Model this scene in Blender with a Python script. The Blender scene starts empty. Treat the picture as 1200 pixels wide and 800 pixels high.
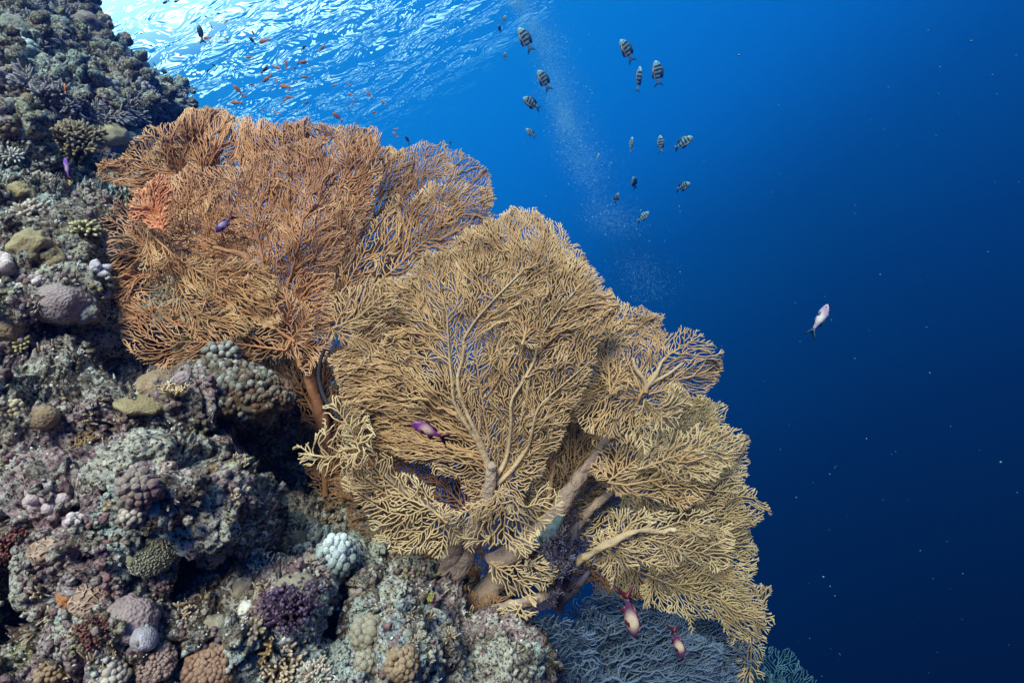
import bpy, math, random
import numpy as np
from mathutils import Vector, Matrix, noise
from mathutils.bvhtree import BVHTree
random.seed(7)
C = bpy.context.scene.collection
S = bpy.context.scene

# ------------------------------------------------------------------ camera
F = 667.0                                     # focal length in photo pixels (1200 wide)
up_c = Vector((-.42, .90, -.14)).normalized() # world up seen from the camera
fw_c = Vector((0, 0, -1))
wy_c = (fw_c - up_c * fw_c.dot(up_c)).normalized()
wx_c = wy_c.cross(up_c).normalized()
R = Matrix((wx_c, wy_c, up_c))                # camera space -> world
cam_d = bpy.data.cameras.new('camera'); cam = bpy.data.objects.new('camera', cam_d); C.objects.link(cam)
cam.matrix_world = R.to_4x4()
cam_d.sensor_width = 36; cam_d.lens = F / 1200 * 36
cam_d.clip_start = .02; cam_d.clip_end = 500
S.camera = cam
def P(px, py, d):
    return R @ Vector(((px - 600) / F * d, (400 - py) / F * d, -d))
def D(x, y, z):                               # direction given in camera axes
    return (R @ Vector((x, y, z))).normalized()

# ------------------------------------------------------------------ world: open water
def nd(nt, typ, loc=None, **kw):
    n = nt.nodes.new(typ)
    for k, v in kw.items(): setattr(n, k, v)
    return n
def srgb(h):
    h = h.lstrip('#'); c = [int(h[i:i+2], 16) / 255 for i in (0, 2, 4)]
    return tuple((x / 12.92 if x <= .04045 else ((x + .055) / 1.055) ** 2.4) for x in c) + (1,)
def ramp(nt, stops, interp='LINEAR'):
    r = nd(nt, 'ShaderNodeValToRGB'); r.color_ramp.interpolation = interp
    el = r.color_ramp.elements
    while len(el) > 1: el.remove(el[-1])
    el[0].position = stops[0][0]; el[0].color = stops[0][1]
    for p, c in stops[1:]:
        e = el.new(p); e.color = c
    return r
W = bpy.data.worlds.new("World"); S.world = W; W.use_nodes = True
nt = W.node_tree; nt.nodes.clear()
out = nd(nt, 'ShaderNodeOutputWorld'); bg = nd(nt, 'ShaderNodeBackground')
tc = nd(nt, 'ShaderNodeTexCoord')
dp = nd(nt, 'ShaderNodeVectorMath', operation='DOT_PRODUCT')
axis = (Vector((0, 0, 1)) + .12 * D(-1, 0, 0)).normalized()
dp.inputs[1].default_value = axis
mr = nd(nt, 'ShaderNodeMapRange'); mr.inputs[1].default_value = -.7; mr.inputs[2].default_value = .8
nt.links.new(tc.outputs['Generated'], dp.inputs[0]); nt.links.new(dp.outputs['Value'], mr.inputs[0])
def wp(e): return (e + .7) / 1.5
rp = ramp(nt, [(0, srgb('#000E30')), (wp(-.50), srgb('#00183E')), (wp(-.28), srgb('#00265C')), (wp(-.07), srgb('#003C88')),
               (wp(.14), srgb('#0056B4')), (wp(.28), srgb('#0468CC')), (wp(.45), srgb('#0476D4')), (wp(.60), srgb('#0E80DC')), (wp(.67), (.02, .26, .76, 1)), (wp(.76), (1.2, 1.7, 2.1, 1)), (1, (2.0, 2.2, 2.4, 1))])
nt.links.new(mr.outputs[0], rp.inputs[0]); nt.links.new(rp.outputs[0], bg.inputs[0])
bg.inputs[1].default_value = 1.0
nt.links.new(bg.outputs[0], out.inputs[0])

# ------------------------------------------------------------------ lamp behind the camera, standing in for its unseen strobes
sd = bpy.data.lights.new('strobe_sun', 'SUN'); sd.energy = 5; sd.angle = math.radians(20); sd.color = (1, .88, .76)
strobe_sun = bpy.data.objects.new('strobe_sun', sd); C.objects.link(strobe_sun)
strobe_sun.rotation_euler = D(-.22, .62, .72).to_track_quat('Z', 'Y').to_euler()

S.view_settings.view_transform = 'Standard'; S.view_settings.look = 'None'
S.view_settings.exposure = .25; S.view_settings.gamma = 1; S.view_settings.use_curve_mapping = False
cy = S.cycles
cy.use_denoising = True
try: cy.denoiser = 'OPENIMAGEDENOISE'
except Exception: pass
cy.max_bounces = 6; cy.diffuse_bounces = 2; cy.glossy_bounces = 2; cy.transmission_bounces = 3
cy.volume_bounces = 0; cy.transparent_max_bounces = 6
cy.sample_clamp_indirect = 2.5; cy.caustics_reflective = False; cy.caustics_refractive = True
cy.use_adaptive_sampling = True; cy.adaptive_threshold = .02

# ------------------------------------------------------------------ helpers
def tag(o, label=None, cat=None, group=None, kind=None):
    if label: o['label'] = label
    if cat: o['category'] = cat
    if group: o['group'] = group
    if kind: o['kind'] = kind
    return o
def empty(name, loc=(0, 0, 0)):
    o = bpy.data.objects.new(name, None); C.objects.link(o); o.location = loc; o.empty_display_size = .05
    return o
class MB:
    """collects triangles/quads as numpy arrays; built as ONE mesh object"""
    def __init__(s): s.v = []; s.t = []; s.q3 = []; s.q4 = []; s.n = 0
    def add(s, v, f3=None, f4=None, tint=None):
        v = np.asarray(v, float)
        if f3 is not None and len(f3): s.q3.append(np.asarray(f3, int) + s.n)
        if f4 is not None and len(f4): s.q4.append(np.asarray(f4, int) + s.n)
        s.v.append(v); s.t.append(np.zeros(len(v)) if tint is None else np.broadcast_to(np.asarray(tint, float), (len(v),)))
        s.n += len(v)
    def build(s, name, mat, parent=None, origin=None, smooth=True):
        v = np.concatenate(s.v); t = np.concatenate(s.t)
        o0 = np.array(origin if origin is not None else (0, 0, 0), float)
        v = v - o0
        me = bpy.data.meshes.new(name)
        q3 = np.concatenate(s.q3) if s.q3 else np.zeros((0, 3), int)
        q4 = np.concatenate(s.q4) if s.q4 else np.zeros((0, 4), int)
        me.vertices.add(len(v)); me.vertices.foreach_set('co', v.astype(np.float32).ravel())
        nl = q3.size + q4.size
        me.loops.add(nl); me.loops.foreach_set('vertex_index', np.concatenate([q3.ravel(), q4.ravel()]).astype(np.int32))
        np_ = len(q3) + len(q4); me.polygons.add(np_)
        st = np.concatenate([np.arange(len(q3)) * 3, q3.size + np.arange(len(q4)) * 4]).astype(np.int32)
        me.polygons.foreach_set('loop_start', st)
        me.polygons.foreach_set('use_smooth', np.full(np_, smooth))
        me.update(calc_edges=True)
        a = me.attributes.new('tint', 'FLOAT', 'POINT'); a.data.foreach_set('value', t.astype(np.float32))
        me.materials.append(mat)
        o = bpy.data.objects.new(name, me); C.objects.link(o)
        if parent is not None:
            o.parent = parent
            if origin is None: o.matrix_parent_inverse = Matrix.Translation(-Vector(parent.location))
        elif origin is not None: o.location = origin
        return o
def tube(mb, pts, rad, sides=6, ref=(0, 0, 1), tint=None, cap=True):
    p = np.asarray(pts, float); n = len(p)
    if n < 2: return
    r = np.broadcast_to(np.asarray(rad, float), (n,))
    tg = np.gradient(p, axis=0); tg /= np.linalg.norm(tg, axis=1)[:, None] + 1e-12
    ref = np.broadcast_to(np.asarray(ref, float), (n, 3))
    b = np.cross(tg, ref); ln = np.linalg.norm(b, axis=1)[:, None]
    b = np.where(ln > 1e-3, b / (ln + 1e-12), np.array([1, 0, 0.])); c = np.cross(b, tg)
    a = np.arange(sides) / sides * 2 * np.pi
    ring = p[:, None] + r[:, None, None] * (np.cos(a)[None, :, None] * b[:, None] + np.sin(a)[None, :, None] * c[:, None])
    v = ring.reshape(-1, 3)
    i = np.arange(n - 1)[:, None] * sides; j = np.arange(sides)[None]; k = (j + 1) % sides
    f = np.stack([i + j, i + k, i + sides + k, i + sides + j], -1).reshape(-1, 4)
    tt = None if tint is None else np.repeat(np.broadcast_to(np.asarray(tint, float), (n,)), sides)
    f3 = []
    if cap:
        tip = p[-1] + tg[-1] * r[-1] * .8
        v = np.vstack([v, tip]); m = n * sides; o = (n - 1) * sides
        f3 = [(o + q, o + (q + 1) % sides, m) for q in range(sides)]
        if tt is not None: tt = np.append(tt, tt[-1])
    mb.add(v, f3, f, tt)
import bmesh
_ico = {}
def ico(sub):
    if sub not in _ico:
        bm = bmesh.new(); bmesh.ops.create_icosphere(bm, subdivisions=sub, radius=1)
        _ico[sub] = (np.array([v.co[:] for v in bm.verts]), np.array([[v.index for v in f.verts] for f in bm.faces])); bm.free()
    return _ico[sub]
def blob(mb, c, r, sub=2, rough=0., fr=2., M=None, tint=None, seed=0., oct_=2):
    v, f = ico(sub); r = np.broadcast_to(np.asarray(r, float), (3,))
    w = v.copy(); tt = np.zeros(len(v))
    if rough:
        for i, p in enumerate(v):
            h = 0; q = Vector(p) * fr + Vector((seed, seed * 1.7, -seed))
            h = noise.noise(q) + .5 * noise.noise(q * 2.3) if oct_ > 1 else noise.noise(q)
            w[i] = p * (1 + rough * h); tt[i] = h
    w = w * r
    if M is not None: w = w @ np.array(M.to_3x3()).T
    mb.add(w + np.asarray(c, float), f, None, tint if tint is not None else tt * .5 + .5)
def basis(zv, spin=0.):
    z = Vector(zv).normalized(); x = z.orthogonal().normalized(); y = z.cross(x)
    M = Matrix((x, y, z)).transposed()
    return M @ Matrix.Rotation(spin, 3, 'Z')

# ------------------------------------------------------------------ materials
def newmat(name):
    m = bpy.data.materials.new(name); m.use_nodes = True; nt = m.node_tree
    b = nt.nodes['Principled BSDF']; return m, nt, b
def mix(nt, fac, a, b, blend='MIX'):
    n = nd(nt, 'ShaderNodeMix', data_type='RGBA', blend_type=blend)
    for s, v in ((0, fac), (6, a), (7, b)):
        if hasattr(v, 'links') or hasattr(v, 'is_output'): nt.links.new(v, n.inputs[s])
        else: n.inputs[s].default_value = v
    return n.outputs[2]
def tex(nt, kind, scale, detail=4, rough=.6, vec=None, **kw):
    n = nd(nt, 'ShaderNodeTexNoise' if kind == 'n' else 'ShaderNodeTexVoronoi', **kw)
    n.inputs['Scale'].default_value = scale
    if kind == 'n': n.inputs['Detail'].default_value = detail; n.inputs['Roughness'].default_value = rough
    if vec is not None: nt.links.new(vec, n.inputs['Vector'])
    return n
def bump(nt, b, hgt, dist, strength=1., normal=None):
    n = nd(nt, 'ShaderNodeBump'); n.inputs['Distance'].default_value = dist; n.inputs['Strength'].default_value = strength
    nt.links.new(hgt, n.inputs['Height'])
    if normal is not None: nt.links.new(normal, n.inputs['Normal'])
    if b is not None: nt.links.new(n.outputs[0], b.inputs['Normal'])
    return n.outputs[0]
def c4(c): return tuple(c) + (1,) if len(c) == 3 else c
_mc = {}
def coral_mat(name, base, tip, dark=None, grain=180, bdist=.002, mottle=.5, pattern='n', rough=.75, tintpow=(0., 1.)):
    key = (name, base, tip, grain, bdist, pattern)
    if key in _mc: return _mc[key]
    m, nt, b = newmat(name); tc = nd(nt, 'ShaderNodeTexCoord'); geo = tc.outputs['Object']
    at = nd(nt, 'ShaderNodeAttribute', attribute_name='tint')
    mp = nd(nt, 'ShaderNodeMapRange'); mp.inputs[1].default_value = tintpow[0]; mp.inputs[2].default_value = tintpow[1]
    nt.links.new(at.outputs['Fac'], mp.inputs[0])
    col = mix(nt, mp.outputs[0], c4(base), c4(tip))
    n1 = tex(nt, 'n', grain * .12, 3, .6, geo)
    r1 = ramp(nt, [(.38, (0, 0, 0, 1)), (.62, (1, 1, 1, 1))]); nt.links.new(n1.outputs[0], r1.inputs[0])
    dk = c4(dark) if dark else tuple(x * .45 for x in base) + (1,)
    f = nd(nt, 'ShaderNodeMath', operation='MULTIPLY'); nt.links.new(r1.outputs[0], f.inputs[0]); f.inputs[1].default_value = mottle
    col = mix(nt, f.outputs[0], col, dk)
    if pattern == 'n': h = tex(nt, 'n', grain, 2, .6, geo).outputs[0]
    elif pattern == 'v':
        h = tex(nt, 'v', grain, vec=geo, feature='SMOOTH_F1').outputs[0]
    elif pattern == 'brain':
        d = tex(nt, 'n', grain * .5, 2, .5, geo)
        v = tex(nt, 'v', grain, vec=geo, feature='DISTANCE_TO_EDGE'); h = v.outputs[0]
        va = nd(nt, 'ShaderNodeVectorMath', operation='MULTIPLY_ADD'); va.inputs[1].default_value = (.03, .03, .03)
        nt.links.new(d.outputs['Color'], va.inputs[0]); nt.links.new(geo, va.inputs[2]); nt.links.new(va.outputs[0], v.inputs['Vector'])
        rr = ramp(nt, [(.05, (1, 1, 1, 1)), (.25, (0, 0, 0, 1))]); nt.links.new(h, rr.inputs[0])
        col = mix(nt, rr.outputs[0], col, c4(tip)); h = rr.outputs[0]
    nt.links.new(col, b.inputs['Base Color']); b.inputs['Roughness'].default_value = rough
    b.inputs['Specular IOR Level'].default_value = .25
    bump(nt, b, h, bdist)
    _mc[key] = m; return m

# ------------------------------------------------------------------ sky, water surface, haze
HS = 5.2
m, nt, b = newmat('sea_water'); nt.nodes.remove(b)
gl = nd(nt, 'ShaderNodeBsdfRefraction'); gl.inputs['IOR'].default_value = 1.33; gl.inputs['Roughness'].default_value = 0.0
gl.inputs['Color'].default_value = (.97, .99, 1, 1); tr = nd(nt, 'ShaderNodeBsdfTransparent')
tc = nd(nt, 'ShaderNodeTexCoord'); mp = nd(nt, 'ShaderNodeMapping')
mp.inputs['Rotation'].default_value = (0, 0, math.radians(25)); mp.inputs['Scale'].default_value = (1, 1.9, 1)
nt.links.new(tc.outputs['Object'], mp.inputs[0])
w1 = tex(nt, 'n', 2.3, 3, .5, mp.outputs[0]); w1.inputs['Distortion'].default_value = .6
w2 = tex(nt, 'n', .5, 2, .5, mp.outputs[0])
ad = nd(nt, 'ShaderNodeMath', operation='MULTIPLY_ADD'); ad.inputs[1].default_value = 2.2
nt.links.new(w2.outputs[0], ad.inputs[0]); nt.links.new(w1.outputs[0], ad.inputs[2])
nrm = bump(nt, None, ad.outputs[0], .36)
glint_dist = nd(nt, 'ShaderNodeVectorMath', operation='DISTANCE'); nt.links.new(tc.outputs['Object'], glint_dist.inputs[0])
_d = P(230, 10, 1).normalized(); glint_dist.inputs[1].default_value = _d * (HS / _d.z)          # wave bumps fade out from here, standing in for haze over far glints
cm = nd(nt, 'ShaderNodeMapRange'); cm.inputs[1].default_value = 1.5; cm.inputs[2].default_value = 5.2; cm.inputs[3].default_value = 1.; cm.inputs[4].default_value = .10
nt.links.new(glint_dist.outputs['Value'], cm.inputs[0]); nt.links.new(cm.outputs[0], nrm.node.inputs['Strength'])
nt.links.new(nrm, gl.inputs['Normal'])
ge = nd(nt, 'ShaderNodeNewGeometry'); dt = nd(nt, 'ShaderNodeVectorMath', operation='DOT_PRODUCT')
nt.links.new(nrm, dt.inputs[0]); nt.links.new(ge.outputs['Incoming'], dt.inputs[1])
ab = nd(nt, 'ShaderNodeMath', operation='ABSOLUTE'); nt.links.new(dt.outputs['Value'], ab.inputs[0])
ss = nd(nt, 'ShaderNodeMapRange', interpolation_type='SMOOTHSTEP'); ss.inputs[1].default_value = .715; ss.inputs[2].default_value = .745   # inside the critical angle the sky is seen
nt.links.new(ab.outputs[0], ss.inputs[0])
mx = nd(nt, 'ShaderNodeMixShader'); nt.links.new(ss.outputs[0], mx.inputs[0]); nt.links.new(tr.outputs[0], mx.inputs[1]); nt.links.new(gl.outputs[0], mx.inputs[2])
nt.links.new(mx.outputs[0], nt.nodes['Material Output'].inputs[0])
mb = MB(); N = 160; xs = np.linspace(-19, 19, N); ys = np.linspace(-1.2, 32, N)
X, Y = np.meshgrid(xs, ys); Z = HS + .03 * np.sin(X * 1.9 + Y * .7) + .03 * np.sin(Y * 1.4 - X * .8)
i = np.arange(N - 1)[:, None] * N; j = np.arange(N - 1)[None]
mb.add(np.stack([X, Y, Z], -1).reshape(-1, 3), None, np.stack([i + j, i + N + j, i + N + j + 1, i + j + 1], -1).reshape(-1, 4))
tag(mb.build('water_surface', m), kind='structure')

m, nt, b = newmat('sea_haze'); nt.nodes.remove(b)
pv = nd(nt, 'ShaderNodeVolumePrincipled')
pv.inputs['Color'].default_value = (.02, .06, .36, 1); pv.inputs['Absorption Color'].default_value = (.30, .78, .97, 1)
pv.inputs['Density'].default_value = .13; pv.inputs['Anisotropy'].default_value = .8
nt.links.new(pv.outputs[0], nt.nodes['Material Output'].inputs['Volume'])
mb = MB(); lo = (-20, -1.6, -14); hi = (20, 33, 6.2)
vv = [(x, y, z) for x in (lo[0], hi[0]) for y in (lo[1], hi[1]) for z in (lo[2], hi[2])]
mb.add(vv, None, [(0, 1, 3, 2), (4, 6, 7, 5), (0, 4, 5, 1), (2, 3, 7, 6), (0, 2, 6, 4), (1, 5, 7, 3)])
tag(mb.build('haze', m, smooth=False), kind='stuff')

# ------------------------------------------------------------------ reef wall
CP = [(-500, 900, .85), (-500, 400, 1.0), (-500, 0, 2.0), (-500, -500, 3.0), (0, -500, 3.6), (80, -300, 3.9),
      (0, 800, 1.0), (300, 800, 1.02), (520, 790, 1.15), (610, 780, 1.3), (0, 500, 1.18), (200, 500, 1.3), (300, 600, 1.28), (450, 650, 1.42),
      (520, 720, 1.38), (580, 730, 1.55), (0, 300, 1.42), (120, 300, 1.65), (130, 400, 1.5), (60, 200, 1.95), (0, 100, 2.25),
      (110, 170, 2.25), (150, 100, 3.1), (210, 140, 3.7), (95, 10, 3.6), (0, 0, 2.9), (260, 440, 1.5), (360, 480, 1.75), (400, 560, 1.85),
      (300, 1300, .8), (700, 1200, 1.1), (0, 1200, .8), (440, 560, 2.0), (280, 300, 2.6)]
ctl = np.array(CP, float); cxy = ctl[:, :2] / 400
def tps(r): return np.where(r > 1e-9, r * r * np.log(np.maximum(r, 1e-9)), 0)
Kk = tps(np.linalg.norm(cxy[:, None] - cxy[None], axis=2)) + np.eye(len(ctl)) * .004
Pm = np.hstack([np.ones((len(ctl), 1)), cxy])
A = np.block([[Kk, Pm], [Pm.T, np.zeros((3, 3))]])
wts = np.linalg.solve(A, np.concatenate([np.log(ctl[:, 2]), np.zeros(3)]))
def depth_base(px, py):
    q = np.stack([px, py], -1) / 400; sh = q.shape[:-1]; q = q.reshape(-1, 2)
    K2 = tps(np.linalg.norm(q[:, None] - cxy[None], axis=2))
    return np.exp(K2 @ wts[:-3] + np.hstack([np.ones((len(q), 1)), q]) @ wts[-3:]).reshape(sh)
SIL = [(-500, 60), (-100, 88), (0, 92), (30, 112), (60, 118), (75, 135), (90, 180), (125, 222), (180, 240), (260, 262), (340, 300), (420, 345), (500, 420), (600, 480),
       (660, 520), (710, 590), (760, 612), (800, 620), (1000, 700), (1300, 800)]
sy = np.array([a for a, _ in SIL], float); sx = np.array([b for _, b in SIL], float)
rows = np.concatenate([np.linspace(-500, -20, 40, endpoint=False), np.linspace(-20, 820, 420), np.linspace(825, 1300, 40)])
cols = np.concatenate([np.linspace(-.95, -.08, 40, endpoint=False), np.linspace(-.08, .97, 330), np.linspace(.975, 1.25, 60)])
cu, rv = np.meshgrid(cols, rows)
pxs = np.interp(rows, sy, sx)[:, None]
uu = np.minimum(cu, 1.)
PX = np.where(cu < 0, cu * 520, uu * pxs)
over = np.maximum(cu - .93, 0) / .32                     # the rim rolls away from us into depth
PX = PX - np.where(cu > .93, 1, 0) * (over * 0 + np.maximum(over - .3, 0) ** 2 * 90)
PY = rv.copy()
DD = depth_base(np.minimum(PX, pxs), PY) * (1 + over ** 2 * 1.6)
# caves and boulders: (px, py, rx, ry, metres; + is away)
BUMPS = [(300, 545, 42, 45, .34), (318, 600, 18, 60, .30), (250, 500, 70, 22, .22), (235, 665, 60, 14, .16), (25, 720, 50, 60, .20), (130, 330, 22, 60, .22),
         (90, 205, 50, 30, .22), (170, 430, 60, 24, .18), (45, 420, 45, 16, .12), (345, 655, 40, 18, .18), (410, 745, 40, 30, .15), (290, 690, 55, 12, .12), (120, 100, 30, 14, .2),
         (55, 150, 20, 25, .15), (400, 700, 30, 40, .16), (560, 690, 60, 22, .2), (350, 520, 30, 40, .3), (60, 660, 40, 12, .1), (100, 590, 40, 10, .09),
         (180, 560, 55, 50, -.16), (225, 620, 70, 45, -.12), (170, 470, 60, 26, -.08), (60, 590, 60, 40, -.08), (130, 640, 50, 50, -.07), (440, 690, 40, 40, -.08),
         (500, 760, 80, 40, -.08), (60, 260, 50, 30, -.06), (50, 350, 40, 30, -.08), (95, 300, 24, 22, -.07), (200, 500, 40, 20, -.05), (110, 760, 90, 30, -.05), (260, 740, 60, 30, -.05),
         (160, 120, 60, 20, -.25), (40, 60, 50, 30, -.2), (70, 120, 40, 20, -.15), (360, 590, 60, 40, .12)]
for bx, by, rx, ry, a in BUMPS:
    g = np.exp(-(((PX - bx) / rx) ** 2 + ((PY - by) / ry) ** 2) ** 1.3)
    DD = DD + a * g
Rn = np.array(R)
def camgrid(PX, PY, DD):
    v = np.stack([(PX - 600) / F * DD, (400 - PY) / F * DD, -DD], -1)
    return v @ Rn.T
V = camgrid(PX, PY, DD)
du = np.gradient(V, axis=1); dv = np.gradient(V, axis=0)
Nn = np.cross(dv, du); Nn /= np.linalg.norm(Nn, axis=2)[..., None] + 1e-12
flat = V.reshape(-1, 3); nf = Nn.reshape(-1, 3); dsp = np.zeros(len(flat)); inview = ((PX > -60) & (PY > -60) & (PY < 860)).ravel()
hn = noise.noise; vo = noise.voronoi
dpt = DD.ravel()
for k in range(len(flat)):
    p = Vector(flat[k])
    h = .10 * abs(hn(p * 3.1)) + .05 * hn(p * 6.5)
    if inview[k]:
        w = p + .02 * noise.noise_vector(p * 14)
        d1 = vo(w * 8.)[0]; h += .085 * (.5 - d1[0] ** 2 * 1.6) * (.4 + abs(hn(p * 5 + Vector((9, 2, 4)))) * 2.4)
        d2 = vo(w * 21. + Vector((3, 1, 7)))[0]; h += .034 * (.4 - d2[0] ** 2 * 1.5) * (.3 + abs(hn(p * 9)) * 2.6)
        d3 = vo(w * 52. + Vector((5, 5, 7)))[0]; h += .014 * (.4 - d3[0] ** 2 * 1.5)
        q = abs(hn(p * 17 + Vector((2, 7, 1)))); h -= .03 * max(0, .12 - q) / .12
        h += .012 * hn(p * 63) + .008 * hn(p * 130)
    dsp[k] = h
s = np.clip(dpt / 1.5, .85, 1.15) * np.where(dpt > 2.0, .75, 1)
flat = flat + nf * (dsp * s)[:, None]
nr, nc = len(rows), len(cols)
i = np.arange(nr - 1)[:, None] * nc; j = np.arange(nc - 1)[None]
faces = np.stack([i + j, i + nc + j, i + nc + j + 1, i + j + 1], -1).reshape(-1, 4)

def reef_material():
    m, nt, b = newmat('reef_rock'); g = nd(nt, 'ShaderNodeTexCoord').outputs['Object']
    def thr(n, lo, hi):
        r = ramp(nt, [(lo, (0, 0, 0, 1)), (hi, (1, 1, 1, 1))]); nt.links.new(n, r.inputs[0]); return r.outputs[0]
    big = tex(nt, 'n', 3.2, 4, .6, g).outputs[0]
    cr = ramp(nt, [(.30, (.12, .08, .075, 1)), (.42, (.24, .165, .14, 1)), (.5, (.33, .29, .24, 1)), (.58, (.46, .44, .37, 1)), (.66, (.30, .25, .17, 1)), (.74, (.20, .14, .13, 1))])
    nt.links.new(big, cr.inputs[0]); col = cr.outputs[0]
    mp = nd(nt, 'ShaderNodeMapping'); mp.inputs['Location'].default_value = (5, 3, 1); nt.links.new(g, mp.inputs[0])
    col = mix(nt, thr(tex(nt, 'n', 6, 5, .7, mp.outputs[0]).outputs[0], .55, .62), col, (.25, .13, .15, 1))
    mp = nd(nt, 'ShaderNodeMapping'); mp.inputs['Location'].default_value = (-2, 8, 4); nt.links.new(g, mp.inputs[0])
    col = mix(nt, thr(tex(nt, 'n', 8, 5, .7, mp.outputs[0]).outputs[0], .53, .62), col, (.12, .065, .035, 1))
    mp = nd(nt, 'ShaderNodeMapping'); mp.inputs['Location'].default_value = (7, -8, 4); nt.links.new(g, mp.inputs[0])
    col = mix(nt, thr(tex(nt, 'n', 11, 5, .7, mp.outputs[0]).outputs[0], .57, .66), col, (.40, .50, .46, 1))
    dn = tex(nt, 'n', 9, 4, .7, g); va = nd(nt, 'ShaderNodeVectorMath', operation='MULTIPLY_ADD'); va.inputs[1].default_value = (.22, .22, .22)
    nt.links.new(dn.outputs['Color'], va.inputs[0]); nt.links.new(g, va.inputs[2])
    pc = tex(nt, 'v', 7.5, vec=va.outputs[0]); ps_ = nd(nt, 'ShaderNodeSeparateColor'); nt.links.new(pc.outputs['Color'], ps_.inputs[0])
    pr = ramp(nt, [(0, (.11, .07, .045, 1)), (.14, (.33, .19, .22, 1)), (.25, (.46, .56, .54, 1)), (.42, (.25, .20, .16, 1)), (.52, (.56, .52, .42, 1)), (.64, (.13, .085, .07, 1)), (.74, (.30, .28, .14, 1)), (.84, (.48, .31, .32, 1)), (.92, (.30, .36, .40, 1))], 'CONSTANT')
    nt.links.new(ps_.outputs[0], pr.inputs[0])
    col = mix(nt, .74, col, pr.outputs[0])
    v1 = tex(nt, 'v', 70, vec=g); vc = nd(nt, 'ShaderNodeSeparateColor'); nt.links.new(v1.outputs['Color'], vc.inputs[0])
    col = mix(nt, thr(vc.outputs[0], .55, 1.), col, (.50, .47, .43, 1))
    sp = tex(nt, 'n', 120, 3, .75, g).outputs[0]
    col = mix(nt, thr(sp, .58, .68), col, (.72, .70, .64, 1))
    col = mix(nt, thr(sp, .49, .40), col, (.03, .02, .02, 1))
    nt.links.new(col, b.inputs['Base Color']); b.inputs['Roughness'].default_value = .85; b.inputs['Specular IOR Level'].default_value = .2
    n1 = bump(nt, None, tex(nt, 'n', 45, 6, .7, g).outputs[0], .02)
    n2 = bump(nt, None, v1.outputs['Distance'], -.008, 1., n1)
    bump(nt, b, sp, .004, 1., n2)
    return m
mb = MB(); mb.add(flat, None, faces)
M_reef = reef_material()
reef = tag(mb.build('reef', M_reef), kind='structure')
bvh = BVHTree.FromPolygons([Vector(p) for p in flat], [tuple(f) for f in faces.tolist()])
def hit(px, py):
    d = P(px, py, 1).normalized()
    loc, n, _, t = bvh.ray_cast(Vector((0, 0, 0)), d)
    if loc is None: return None
    if n.dot(d) > 0: n = -n
    return loc, n

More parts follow.
